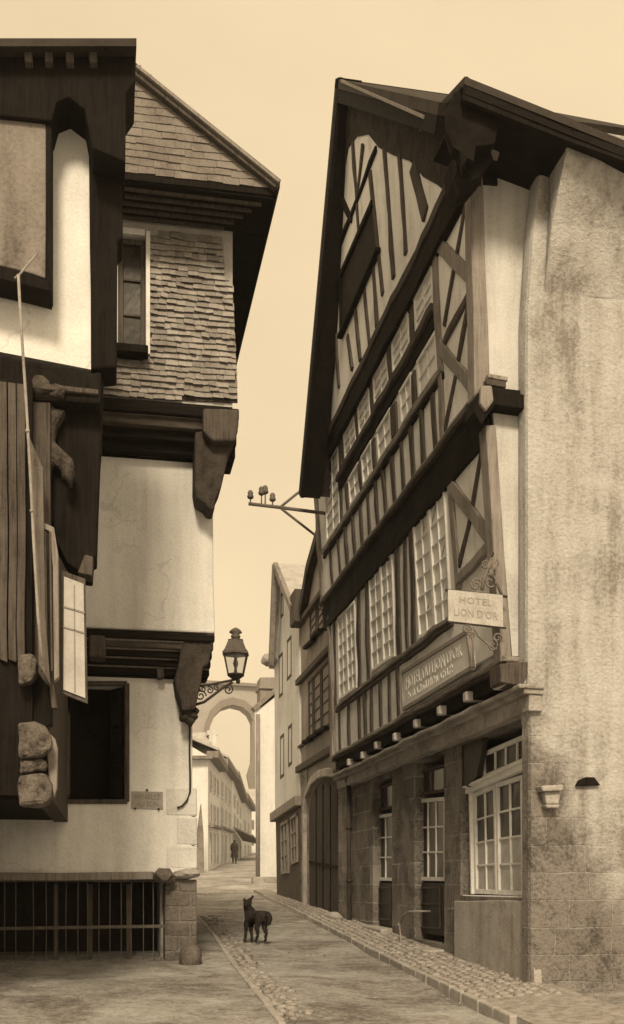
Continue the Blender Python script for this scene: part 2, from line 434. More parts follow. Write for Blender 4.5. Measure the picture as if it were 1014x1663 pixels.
def cobbles():
    mb = MB(); k = 0
    def stone(x, y, z, r):
        nonlocal k; k += 1
        mb.lump((x, y, z), (r * random.uniform(.8, 1.4), r * random.uniform(.8, 1.4), r * .45), .35, 1, k * .37)
    y = 9.0
    while y < 24:
        x = kline(KR, y) + .06
        while x < 4.0:
            stone(x + random.uniform(-.02, .02), y + random.uniform(-.03, .03), gz(y) + .07 + (x - 3.2) * .03, random.uniform(.04, .065)); x += .115
        y += .12 + y * .002
    y = 8.5
    while y < 20:
        for j in range(4):
            x = kline(KL, y) + .06 + j * .1
            if random.random() < (.95, .85, .55, .25)[j]: stone(x + random.uniform(-.03, .03), y + random.uniform(-.04, .04), gz(y) + .0, random.uniform(.04, .07))
        y += .13
    for _ in range(260):
        y = 8.5 + 22 * random.random() ** 1.3; x = random.uniform(1.4, 3.5); stone(x, y, gz(y) - .008, random.choice((.008, .01, .014, .02)))
    o = mb.build('cobbles', M['cobble'], smooth=True)
    return tag(o, 'uneven rounded cobbles edging the street along both house fronts', 'cobbles', kind='stuff')
cobbles()
def kerb(L, ya, yb, w, h, name):
    mb = MB(); y = ya
    while y < yb:
        l = random.uniform(.35, .7); x0, x1 = kline(L, y), kline(L, y + l)
        mb.prism([(x0 - w + random.uniform(-.01, .01), y + .01, gz(y) - .05), (x0, y + .01, gz(y) - .05), (x0, y + .01, gz(y) + h), (x0 - w, y + .01, gz(y) + h + random.uniform(-.01, .01))], (x1 - x0, l - .02, gz(y + l) - gz(y)))
        y += l
    return tag(mb.build(name, M['kerb'], bevel=.012), None, None, kind='structure')
kerb([(x + .01, y) for x, y in KR], 8, 26, .07, .078, 'kerb'); kerb([(x + .05, y) for x, y in KL], 8, 19, .06, .065, 'kerb')

# ================================================================== RIGHT: TIMBER-FRAMED HOTEL
A0 = 4.0
C1, K1 = 3.98, .083; C2, K2 = 3.894, .067; C3, K3 = 3.85, .067
YN, YFAR = 9.83, 17.95
H = thing('timber_framed_hotel', (5.2, 13.9, gz(13.9)), 'tall leaning half-timbered house with jettied storeys and a painted hotel board', 'house')
P1 = lambda x, y: PT(x, y, C1, K1)
P2 = lambda x, y: PT(x, y, C2, K2)
P3 = lambda x, y: PT(x, y, C3, K3)
def sx_(s, x): return HY - s * (x - 180)     # photo y of the street-parallel line s at x

def right_house():
    Zc = ZS(.415, A0)
    # --- ground floor wall, stone
    def yy(x): return PX(x, 1400, A0).y
    def zz(s): return ZS(s, A0)
    ops = [(yy(854), yy(748), zz(-.035), zz(.395)), (yy(722), yy(673), gz(12.5) + .18, zz(.395)), (yy(637), yy(606), gz(15) + .16, zz(.385))]
    g = MB(); wallx(g, A0, .5, YN, YFAR + .3, -.2, Zc, ops)
    g.build('ground_floor_wall', M['ashlar'], H)
    b = MB(); b.box((A0 + .95, YN + .1, -.2), (A0 + 1.0, YFAR + .2, Zc)); b.build('room_shade_wall', M['painted_room_shade'], H)
    # side wall facing the camera (stone below, render above), slightly battered pier
    s = MB(); s.prism([(3.90, 9.58, -.3), (8.5, 9.58, -.3), (8.5, 9.58, E + 6.78), (3.99, 9.58, E + 6.78), (3.93, 9.58, E + 6.3), (3.87, 9.58, E + 5.4), (3.87, 9.58, E + 1.7), (3.90, 9.58, E + 1.5)], (0, .25, 0))
    s.build('side_wall', M['ashlar_side'], H, bevel=.05)
    fl = MB(); fl.prism([(4.03, 9.58, E + 5.6), (4.04, 9.40, E + 6.15), (4.06, 9.16, E + 6.62), (4.10, 9.12, E + 6.86), (4.10, 9.58, E + 6.86)], (4.4, 0, -.0)); fl.build('flared_wall_head', M['ashlar_side'], H, bevel=.04, cut=.3, wob=.02, wf=2)
    # jettied storeys: side faces beside the pier
    def side(z0, z1, c, k, name='plaster_side'):
        m = MB(); f = lambda z: c - k * (z - E) + .02
        m.prism([(f(z0), YN, z0), (6.5, YN, z0), (6.5, YN, z1), (f(z1), YN, z1)], (0, .2, 0)); m.build(name, M['white_side'], H)
    side(ZS(.57, C1, K1), ZS(1.25, C1, K1), C1, K1); side(ZS(1.28, C2, K2), ZS(1.98, C2, K2) + .25, C2, K2)
    # infill panels
    def panel(c, k, s0, s1, name, mat, far=YFAR, near=YN + .14, inset=.006):
        z0, z1 = ZS(s0, c, k), ZS(s1, c, k); f = lambda z: c - k * (z - E) + inset
        m = MB(); m.prism([(f(z0), near, z0), (f(z0), far, z0), (f(z1), far, z1), (f(z1), near, z1)], (.15, 0, 0)); m.build(name, mat, H, cut=.0)
    panel(C1, K1, .55, 1.27, 'infill_panel', M['infill']); panel(C2, K2, 1.27, 2.03, 'infill_panel', M['infill'])
    # dark upper-left opening band behind lofts handled on gable
    # far end wall + back so the house is closed
    w = MB(); w.box((3.72, YFAR, E + 2.1), (8.5, YFAR + .2, E + 7.0)); w.box((8.3, YN, -.2), (8.5, YFAR + .2, E + 7)); w.build('rear_wall', M['house_grey'], H)
    # --- gable triangle
    ap = P3(566, 150); fb = P3(503, 782); nb = P3(764, 262)
    gb = MB(); gb.prism([Vector(p) + Vector((.006, 0, 0)) for p in (nb, fb, ap)], (.15, 0, 0)); gb.build('gable_wall', M['infill'], H)
    # --- roof
    XV = 2.98
    a = PX(545, 128, XV); f0 = PX(485, 802, XV); n0 = PX(742, 172, XV)
    rf = MB(); L = Vector((2.4, 0, 0))
    th = Vector((0, .0, .0))
    def slab(p, q, up):
        t = (q - p).normalized(); nn = Vector((1, 0, 0)).cross(t).normalized()
        if nn.z < 0: nn = -nn
        rf.prism([p, q, q - nn * up, p - nn * up], L)
    n0 = lerp(a, n0, .9); slab(a, f0, .10); slab(a, n0, .10)
    L = Vector((3.3, 0, 0)); bk = Vector((2.35, 0, -2.0)); slab(a + bk, f0 + bk, .10); slab(a + bk, n0 + Vector((2.35, .6, -.8)), .10)
    rf.build('roof', M['slate_plain'], H)
    # verge boards under the overhang
    v = MB(); f1 = PX(488, 802, XV)
    nf = Vector((0, -(f0 - a).z, (f0 - a).y)).normalized();  nf = nf if nf.z < 0 else -nf
    v.prism([a + nf * .1, f0 + nf * .1, f0 + nf * .26, a + nf * .30], (.05, 0, 0))
    nn = Vector((0, -(n0 - a).z, (n0 - a).y)).normalized(); nn = nn if nn.z < 0 else -nn
    v.prism([a + nn * .1, n0 + nn * .1, n0 + nn * .24, a + nn * .24], (.05, 0, 0)); v.build('bargeboard', M['timber_dark'], H, wob=.01)
    # boarded soffits between verge board and gable
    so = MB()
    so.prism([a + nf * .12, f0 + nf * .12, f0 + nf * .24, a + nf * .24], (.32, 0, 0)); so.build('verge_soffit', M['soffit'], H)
    # dark plastered cove below the near rake
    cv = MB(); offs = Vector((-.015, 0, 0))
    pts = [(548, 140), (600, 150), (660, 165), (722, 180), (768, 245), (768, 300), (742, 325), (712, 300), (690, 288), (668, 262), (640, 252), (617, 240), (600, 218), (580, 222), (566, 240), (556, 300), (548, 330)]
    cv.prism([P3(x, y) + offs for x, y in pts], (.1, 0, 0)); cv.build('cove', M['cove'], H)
    lath = MB(); lath.bar(PX(553, 131, XV - .01), PX(688, 190, XV - .01), .03, .03, NX); lath.build('batten', M['timber_grey'], H)
    # --- near eave over the side wall
    YE = 9.0
    e = MB(); p = [PY(755, 124, YE), PY(1075, 252, YE)]
    q0 = Vector((p[0].x, YN + .6, p[0].z + .55)); q1 = Vector((p[1].x, YN + .6, p[1].z + .55))
    e.prism([p[0], p[1], q1, q0], (0, 0, -.07)); e.build('eave_roof', M['slate_plain'], H)
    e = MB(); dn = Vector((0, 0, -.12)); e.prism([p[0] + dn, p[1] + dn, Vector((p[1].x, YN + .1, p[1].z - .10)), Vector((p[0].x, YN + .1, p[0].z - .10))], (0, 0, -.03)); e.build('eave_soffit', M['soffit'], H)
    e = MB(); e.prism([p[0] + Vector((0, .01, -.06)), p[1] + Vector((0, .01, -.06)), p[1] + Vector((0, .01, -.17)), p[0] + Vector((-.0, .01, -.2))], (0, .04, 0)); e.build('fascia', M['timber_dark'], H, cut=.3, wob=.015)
    rg = MB()     # ragged corner of the eave towards the street
    rg.prism([PY(x, y, 9.12) for x, y in ((722, 182), (727, 170), (733, 160), (735, 151), (743, 149), (750, 138), (757, 124), (800, 145), (812, 200), (800, 232), (775, 238), (768, 262), (757, 256), (750, 270), (744, 246), (735, 240), (730, 222), (724, 210))], (.03, .12, 0))
    rg.build('eave_corner', M['soffit'], H, wob=.03, wf=6, cut=.09)
    rg = MB(); rg.prism([PY(x, y, 9.3) for x, y in ((742, 240), (792, 232), (800, 262), (772, 290), (752, 300), (745, 275))], (0, .4, 0)); rg.build('eave_bracket', M['soffit'], H, wob=.03, wf=6, cut=.1)
    # --- cornice and jetty timbers, street-parallel bars
    def rail(s0, s1, X, dep, mat, name, y0=YN - .02, y1=YFAR, bev=.01, wob=.012, c=None, k=0, mb=None):
        m = mb or MB()
        if c is None: z0, z1 = ZS(s0, X), ZS(s1, X); xa = xb = X
        else: z0, z1 = ZS(s0, c, k), ZS(s1, c, k); xa, xb = c - k * (z0 - E) - X, c - k * (z1 - E) - X
        m.prism([(xa, y0, z0), (xa + dep, y0, z0), (xb + dep, y0, z1), (xb, y0, z1)], (0, y1 - y0, 0))
        mat = M.get({'tarred_timber': 'timber_dark_along', 'weathered_grey_timber': 'timber_grey_along', 'brown_timber': 'timber_mid_along'}.get(mat.name, ''), mat)
        if mb is None: return m.build(name, mat, H, bevel=bev, wob=.024, cut=.3, wf=2.2)
    rail(.415, .455, 3.86, .14, M['rough_stone'], 'cornice', 9.52, YFAR + .25)
    rail(.461, .475, 3.80, .2, M['rough_stone'], 'cornice_moulding', 9.50, YFAR + .25)
    rail(.481, .492, 3.74, .26, M['rough_stone'], 'cornice_moulding', 9.48, YFAR + .2)
    rail(.505, .552, 3.80, .3, M['timber_dark'], 'jetty_backing', YN)
    rail(.553, .566, 3.74, .4, M['timber_mid'], 'jetty_sill', YN - .05)
    rail(.569, .582, 3.70, .4, M['timber_grey'], 'jetty_sill', YN - .05)
    for x, y in ((564, 1238), (586, 1227), (608.5, 1211), (639, 1196), (672, 1175), (711, 1154), (754, 1132)):
        p = PX(x, y, 3.72); m = MB(); m.box((3.72, p.y - .055, p.z - .055), (4.1, p.y + .055, p.z + .055)); m.build('joist_end', M['stone_pale'], H, bevel=.02, wob=.01)
    m = MB(); p = PX(806, 1104, 3.66); m.box((3.66, 9.62, p.z - .08), (3.98, 9.95, p.z + .07)); m.build('corner_joist', M['stone_pale'], H, bevel=.02, wob=.01)
    m = MB(); m.prism([PY(x, y, 9.60) for x, y in ((812, 1078), (862, 1074), (860, 1092), (848, 1114), (814, 1108))], (0, .3, 0)); m.build('corner_beam', M['timber_mid'], H, bevel=.01)
    # storey 1 sill rail
    far1, n1 = P1(547, 1155).y, P1(737, 1010).y
    rail(.752, .768, .03, .1, M['timber_mid'], 'window_rail', n1, far1, c=C1, k=K1); rail(.772, .786, .045, .1, M['timber_grey'], 'window_rail', n1, far1, c=C1, k=K1)
    # jetty 1
    rail(1.17, 1.262, .035, .25, M['timber_dark'], 'jetty_backing', YN + .04, c=C1, k=K1)
    rail(1.262, 1.30, .02, .3, M['timber_dark'], 'jetty_beam', YN - .12, YFAR + .1, c=C2, k=K2)
    rail(1.304, 1.322, .06, .2, M['timber_mid'], 'jetty_beam', YN - .12, YFAR + .1, c=C2, k=K2); rail(1.324, 1.337, .04, .2, M['timber_grey'], 'jetty_beam', YN - .12, YFAR + .1, c=C2, k=K2)
    for x, y in ((529, 992), (563, 950), (584.5, 918), (606, 888), (631, 856), (656.6, 820), (692.6, 776), (729, 726), (766, 678)):
        p = PT(x, y, C2 - .0, K2); m = MB(); m.box((p.x - .01, p.y - .055, p.z - .06), (p.x + .5, p.y + .055, p.z + .05)); m.build('joist_end', M['timber_mid'], H, bevel=.02, wob=.01)
    m = MB(); m.prism([PY(x, y, 9.66) for x, y in ((776, 638), (800, 632), (857, 641), (853, 664), (804, 657), (782, 690), (770, 668))], (0, .3, 0)); m.build('corner_beam', M['timber_dark'], H, bevel=.01)
    m = MB(); m.prism([PY(x, y, 9.62) for x, y in ((782, 625), (800, 625), (803, 650), (790, 668), (780, 655))], (0, .3, 0)); m.build('corner_bracket', M['timber_grey'], H, bevel=.02)
    # storey 2 rails
    n2, fr2 = P2(722, 610).y, P2(527, 905).y
    rail(1.515, 1.535, .025, .12, M['timber_dark'], 'window_rail', n2, fr2, c=C2, k=K2); rail(1.538, 1.562, .04, .12, M['timber_grey'], 'window_rail', n2, fr2, c=C2, k=K2)
    n3, f3 = P2(709, 503).y, P2(551, 778).y
    rail(1.71, 1.757, .02, .1, M['timber_dark'], 'ledge_shade_strip', n3, f3, c=C2, k=K2); rail(1.757, 1.785, .06, .15, M['timber_mid'], 'transom_ledge', n3, f3, c=C2, k=K2)  # dark strip below the ledge paints the shade it casts
    # jetty 2
    rail(1.915, 1.965, .02, .2, M['timber_dark'], 'jetty_backing', YN, c=C2, k=K2); rail(1.945, 2.028, .03, .3, M['timber_dark'], 'jetty_beam', YN - .02, YFAR - .1, c=C3, k=K3)
    rail(2.031, 2.065, .05, .2, M['timber_mid'], 'jetty_beam', YN - .05, YFAR - .1, c=C3, k=K3)
    m = MB(); m.prism([PY(x, y, 9.62) for x, y in ((766, 236), (855, 252), (852, 268), (792, 262), (786, 280), (772, 276))], (0, .3, 0)); m.build('corner_beam', M['timber_dark'], H, bevel=.01)
    m = MB(); m.prism([PY(x, y, 9.5) for x, y in ((757, 232), (800, 236), (856, 250), (856, 257), (800, 244), (762, 240))], (0, .3, 0)); m.build('eave_plate', M['timber_grey'], H, bevel=.01)
    # --- posts, studs, braces
    def st(name, mat, P, lst, dep=.10, off=.03):
        for i, (x0, y0, x1, y1, w) in enumerate(lst):
            m = MB(); m.bar(P(x0, y0), P(x1, y1), w * (1.15 if name == 'stud' else .95), dep, NX, off * .6 + (i % 4) * .002, random.uniform(.92, 1.05)); m.build(name, mat, H, bevel=.01, cut=.35, wob=.02, wf=2.2)
    for pts in (((789, 690), (806, 690), (832, 1074), (814, 1074)), ((764, 272), (784, 272), (797, 644), (771, 644))):
        m = MB(); m.prism([PY(x, y, 9.80) for x, y in pts], (0, .2, 0)); m.build('corner_post', M['timber_grey'], H, bevel=.012, cut=.5, wob=.01)
    st('post', M['timber_grey'], P1, [(732, 785, 747, 960, .15), (534, 990, 545, 1225, .15)], .12, .05)
    st('post', M['timber_grey'], P2, [(707, 400, 722, 720, .13), (513, 790, 526, 990, .22)], .12, .05)
    st('brace', M['timber_grey'], P1, [(735, 790, 803, 880, .15), (800, 885, 744, 945, .12)], .1, .06)
    st('brace', M['timber_mid'], P1, [(784, 722, 766, 835, .09), (766, 835, 742, 935, .09)])
    st('brace', M['timber_grey'], P2, [(712, 395, 770, 452, .15), (715, 562, 778, 640, .15)], .1, .06)
    st('brace', M['timber_mid'], P2, [(757, 322, 742, 412, .09), (742, 412, 722, 530, .08), (766, 470, 719, 562, .10), (764, 485, 742, 600, .09), (742, 600, 722, 705, .09)])
    # storey 1 studs between windows
    st('stud', M['timber_mid'], P1, [(x, sx_(1.2, x), x + dx, sx_(.78, x + dx), w) for x, dx, w in ((543, 3, .08), (582, 3, .16), (596, 3, .10), (645, 5, .15), (657, 5, .10), (668, 5, .14))])
    st('stud', M['timber_mid'], P1, [(x, sx_(.76, x), x + 2, sx_(.575, x + 2), .10) for x in (551, 566, 583, 593, 603, 618, 632, 646)])
    # storey 2 lower studs
    st('stud', M['timber_mid'], P2, [(x, sx_(1.52, x), x + 5, sx_(1.33, x + 5), w) for x, w in ((536, .1), (549, .1), (561, .11), (573, .1), (585, .12), (597, .1), (610, .11), (623, .1), (637, .12), (652, .1), (668, .12), (685, .11), (703, .12))])
    # storey 2 mullion posts
    st('stud', M['timber_mid'], P2, [(x, sx_(1.93, x), x + 3, sx_(1.79, x + 3), w) for x, w in ((556, .1), (579, .12), (603, .12), (633, .13), (668, .14))])
    st('stud', M['timber_mid'], P2, [(x, sx_(1.69, x), x + 3, sx_(1.57, x + 3), w) for x, w in ((563, .1), (585, .12), (607, .13), (640, .2), (672, .14))])
    st('stud', M['timber_mid'], P2, [(552, 720, 556, 850, .1)])
    # --- windows storey 1
    def q1(P, tl, tr, br, bl, o=.0):
        o = .022
        return [P(*bl) + NX * o, P(*br) + NX * o, P(*tr) + NX * o, P(*tl) + NX * o]
    wk = dict(n=NX, fw=.045, mw=.024, pm=M['glass_mid'])
    for tl, tr, br, bl in (((672, 848), (697, 820), (708, 1023), (682, 1038)), ((697, 820), (723, 790), (734, 1008), (708, 1023)),
                           ((600, 930), (619, 913), (624, 1078), (605, 1092)), ((619, 913), (638, 896), (643, 1066), (624, 1078)),
                           ((550, 1003), (563, 990), (567, 1127), (552, 1138)), ((563, 990), (577, 975), (581, 1117), (567, 1127))):
        window(H, q1(P1, tl, tr, br, bl, .03), 2, 6, **wk)
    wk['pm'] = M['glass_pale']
    # windows storey 2, upper row then lower row
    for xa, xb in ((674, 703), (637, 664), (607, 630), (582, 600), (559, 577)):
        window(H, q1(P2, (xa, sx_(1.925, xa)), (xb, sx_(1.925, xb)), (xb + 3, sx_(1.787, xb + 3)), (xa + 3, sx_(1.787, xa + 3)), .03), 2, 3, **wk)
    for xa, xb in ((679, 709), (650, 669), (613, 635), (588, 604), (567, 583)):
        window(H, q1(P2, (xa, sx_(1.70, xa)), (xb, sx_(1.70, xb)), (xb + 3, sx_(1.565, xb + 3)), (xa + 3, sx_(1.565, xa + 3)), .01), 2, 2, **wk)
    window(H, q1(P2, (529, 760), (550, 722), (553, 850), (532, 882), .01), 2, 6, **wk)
    # --- gable timbers
    st('stud', M['timber_mid'], P3, [(574, 230, 583, 382, .08), (625, 240, 640, 452, .09), (650, 250, 660, 412, .09), (672, 270, 692, 350, .15), (602, 280, 622, 478, .09), (555, 300, 545, 470, .0801), (591, 235, 581, 311, .08)])
    st('brace', M['timber_dark'], P3, [(612, 240, 548, 412, .08), (556, 322, 572, 358, .09)], .1, .05)
    st('stud', M['timber_mid'], P3, [(x, y0, x + 8, y1, .09) for x, y0, y1 in ((527, 560, 665), (543, 480, 630), (565, 545, 600), (578, 505, 585), (592, 470, 558), (606, 430, 530), (515, 640, 700))])
    m = MB(); m.prism([P3(x, y) + NX * .012 for x, y in ((556, 455), (607, 335), (616, 402), (558, 541))], (.04, 0, 0)); o = m.build('loft_shade_panel', M['painted_room_shade'], H)  # dark panel on the solid gable paints the loft's unlit interior
    m = MB(); m.bar(P3(555, 548), P3(618, 405), .06, .12, NX, .07); m.bar(P3(553, 455), P3(608, 330), .08, .12, NX, .05); m.bar(P3(556, 450), P3(557, 545), .08, .1, NX, .045); m.build('loft_window_frame', M['timber_dark'], H, bevel=.008)
    # --- ground floor joinery
    XR = 4.10
    W = lambda x, y, o=0: PX(x, y, XR - o)
    gk = dict(n=NX, fw=.05, mw=.022, pm=M['glass'])
    window(H, [W(771, 1451), W(806, 1453), W(803, 1273), W(768, 1288)], 2, 4, split=.49, **gk)
    window(H, [W(807, 1453), W(850, 1455), W(847, 1258), W(805, 1272)], 2, 4, split=.49, **gk)
    window(H, [W(851, 1455), W(880, 1456), W(878, 1245), W(848, 1257)], 2, 4, split=.49, **gk)
    window(H, [W(783, 1266), W(880, 1226), W(880, 1180), W(783, 1222)], 5, 1, **gk)
    m = MB(); m.bar(W(762, 1284), W(872, 1237), .08, .12, NX, .05); m.bar(W(762, 1279), W(872, 1230), .03, .12, NX, .08); m.build('transom', M['paint'], H, bevel=.008)
    m = MB(); m.bar(W(762, 1457), W(875, 1460), .05, .14, NX, .08); m.bar(W(766, 1286), W(769, 1452), .05, .1, NX, .03); m.build('window_sill', M['paint'], H, bevel=.008)
    m = MB(); m.prism([PX(x, y, 4.02) for x, y in ((750, 1206), (786, 1194), (782, 1225), (774, 1262), (760, 1278), (743, 1277), (748, 1250))], (.06, 0, 0)); m.build('folded_blind', M['door'], H, bevel=.01)
    m = MB(); m.prism([PX(x, y, 3.93) for x, y in ((738, 1463), (864, 1462), (868, 1640), (738, 1600))], (.08, 0, 0)); m.build('apron_wall', M['apron'], H, bevel=.01, cut=.3, wob=.012)
    # doors
    def dr(xa, xb, yt, yb, ym, cols, ytr):
        f = MB(); W2 = lambda x, y: PX(x, y, 4.10)
        window(H, [W2(xa, ym), W2(xb, ym + 1), W2(xb, ytr + 2), W2(xa, ytr + 6)], cols, 3, NX, .05, .022, .05)
        m = MB(); m.prism([W2(xa - 2, ym + 4), W2(xb + 2, ym + 4), W2(xb + 2, yb + 6), W2(xa - 2, yb)], (.05, 0, 0))
        d = m.build('door', M['door'], H)
        m = MB(); x0, x1 = lerp(xa, xb, .15), lerp(xa, xb, .85)
        for a, b_ in (((x0, ym + 12), (x1, ym + 12)), ((x0, ym + 38), (x1, ym + 38)), ((x0, yb - 8), (x1, yb - 6)), ((x0, ym + 12), (x0, yb - 8)), ((x1, ym + 12), (x1, yb - 6))): m.bar(W2(*a), W2(*b_), .025, .03, NX, .015)
        m.build('moulding', M['timber_mid'], d, bevel=.004)
        # lintel light
        window(H, [W2(xa, ytr), W2(xb, ytr - 6), W2(xb, yt - 12), W2(xa, yt)], 2, 1, NX, .04, .02, .05, fm=M['timber_mid'])
    dr(679, 722, 1252, 1514, 1430, 3, 1292); dr(612, 638, 1280, 1500, 1430, 2, 1318)
right_cols = None
M['glass_mid'] = glass_mat('painted_reflection_glass', .40, .3, .6)  # pale base colour carries the sky reflected in these panes
M['cove'] = rough_mat('dark_plaster', .05, .6, 6, 30, .9, .03)  # very dark plaster with random blotches
right_house()

def simple(name, mat, pts, Yp, d, label, cat, bevel=.01, base=None, **k):
    mb = MB(); mb.prism([PY(x, y, Yp) for x, y in pts], (0, d, 0)); o = mb.build(name, mat, bevel=bevel, **k); tag(o, label, cat)
    return setloc(o, base or PY(*pts[0], Yp))

# steps at the doors
def step(x0, x1, y0, y1, label, Xa, h):
    a, b = PX(x0, y0, 4.0), PX(x1, y1, 4.0); z = gz(a.y)
    m = MB(); m.prism([(Xa, a.y, z - .1), (3.99, a.y, z - .1), (3.99, a.y, a.z), (Xa, a.y, a.z - .01)], (0, b.y - a.y, 0))
    o = m.build('door_step', M['kerb'], bevel=.02, cut=.25, wob=.015); tag(o, label, 'step', 'stone doorsteps of the hotel'); setloc(o, (Xa, a.y, z))
step(596, 640, 1500, 1506, 'worn stone doorstep below the narrow dark door of the hotel', 3.80, .1)
step(656, 724, 1528, 1544, 'long worn stone doorstep below the wider dark door of the hotel', 3.72, .1)
def footstep():
    a, b = PX(640, 1547, 3.7), PX(712, 1566, 3.7); m = MB(); z = a.z
    m.prism([(3.45, a.y, z - .25), (3.70, a.y, z - .25), (3.70, a.y, z), (3.45, a.y, z - .01)], (0, b.y - a.y, b.z - a.z))
    o = m.build('door_step', M['kerb'], bevel=.02, cut=.25, wob=.015); tag(o, 'low kerb-like stone step lying in front of the wider doorstep', 'step', 'stone doorsteps of the hotel'); setloc(o, (3.5, a.y, z - .2))
footstep()
# handrail by the door
m = MB(); pts = [PX(x, y, 3.8) for x, y in ((652, 1545), (651, 1520), (649, 1502), (655, 1487), (664, 1481), (675, 1480))]
m.tube(pts, .014, 8); m.lump(pts[2], (.03, .03, .04), .1, 1)
m.tube([pts[-1], pts[-1] + Vector((.2, 0, 0))], .012)
o = m.build('handrail', M['zinc'], smooth=True); tag(o, 'pale bent iron handrail beside the wider hotel door', 'handrail'); setloc(o, pts[0])
# drainpipe between hotel and next house
m = MB(); p = [PX(x, y, 3.9) for x, y in ((566, 1268), (567, 1380), (568, 1500), (566, 1512))]; m.tube(p, .04, 10)
for q in (p[0], lerp(p[0], p[2], .33), lerp(p[0], p[2], .7)): m.lathe(q, [(.055, -.03), (.055, .03)], 10)
o = m.build('drainpipe', M['iron'], smooth=True); tag(o, 'dark drainpipe on the stone wall between the hotel and the arched doorway', 'drainpipe'); setloc(o, p[-1])
# stone corbel on side wall
m = MB(); yb = 9.58
m.prism([PY(x, y, yb - .14) for x, y in ((879, 1276), (916, 1274), (914, 1284), (882, 1285))], (0, .14, 0))
m.prism([PY(x, y, yb - .09) for x, y in ((884, 1285.5), (912, 1284.5), (908, 1306), (888, 1306))], (0, .09, 0))
m.prism([PY(x, y, yb - .12) for x, y in ((886, 1306.5), (910, 1306.5), (908, 1312), (888, 1312))], (0, .12, 0))
o = m.build('stone_corbel', M['rough_stone'], bevel=.012); tag(o, 'small moulded stone corbel sticking out of the hotel side wall', 'corbel'); setloc(o, PY(898, 1312, yb))
m = MB(); m.prism([PY(x, y, yb - .05) for x, y in ((937, 1276), (942, 1267), (952, 1262), (966, 1262), (976, 1275))], (0, .06, 0))
o = m.build('vent_hood', M['timber_dark'], bevel=.008); tag(o, 'small dark arched hood on the rendered hotel wall right of the corbel', 'vent'); setloc(o, PY(965, 1276, yb))

# --- hotel board on the facade
def hotel_board():
    q = [PT(x, y, C1 - .10, K1) for x, y in ((656, 1152), (768, 1084), (760, 1026), (654, 1092))]
    T = thing('hotel_signboard', lerp(q[0], q[1], .5), 'long pale painted hotel board with raised lettering fixed across the timber front', 'sign')
    m = MB(); m.prism([p for p in q], (.04, 0, 0)); m.build('board', M['sign'], T, bevel=.004)
    m = MB()
    for a, b in ((0, 1), (1, 2), (2, 3), (3, 0)): m.bar(q[a], q[b], .035 if a % 2 else .05, .05, NX, .02 + .003 * (a % 2))
    m.build('frame', M['timber_grey'], T, bevel=.006)
    lettering(T, "HOTEL DU LION D'OR", q, NX, M['letter_pale'], .006, (.06, .90), (.47, .84)); lettering(T, "LION D'OR", q, NX, M['sign_letter'], .002, (2, 3), (2, 3)) if False else None
    m = MB()   # second line: too worn to read, strokes only
    u = .1
    while u < .78:
        h = random.choice((.16, .2, .2, .13)); m.bar(bil(q, u, .2), bil(q, u + random.uniform(-.004, .004), .2 + h), .016, .005, NX, .005)
        if random.random() < .5: m.bar(bil(q, u, .2 + h * random.choice((0, .5, 1))), bil(q, u + .018, .2 + h * random.choice((0, .5, 1))), .012, .005, NX, .006)
        u += random.choice((.022, .03, .03, .05))
    m.build('lettering', M['letter_pale'], T)
    q2 = [PT(x, y, C1 - .06, K1) for x, y in ((771, 1080), (808, 1060), (800, 1000), (768, 1022))]
    m = MB(); m.prism(q2, (.04, 0, 0)); m.build('end_panel', M['sign'], T, bevel=.004)
hotel_board()

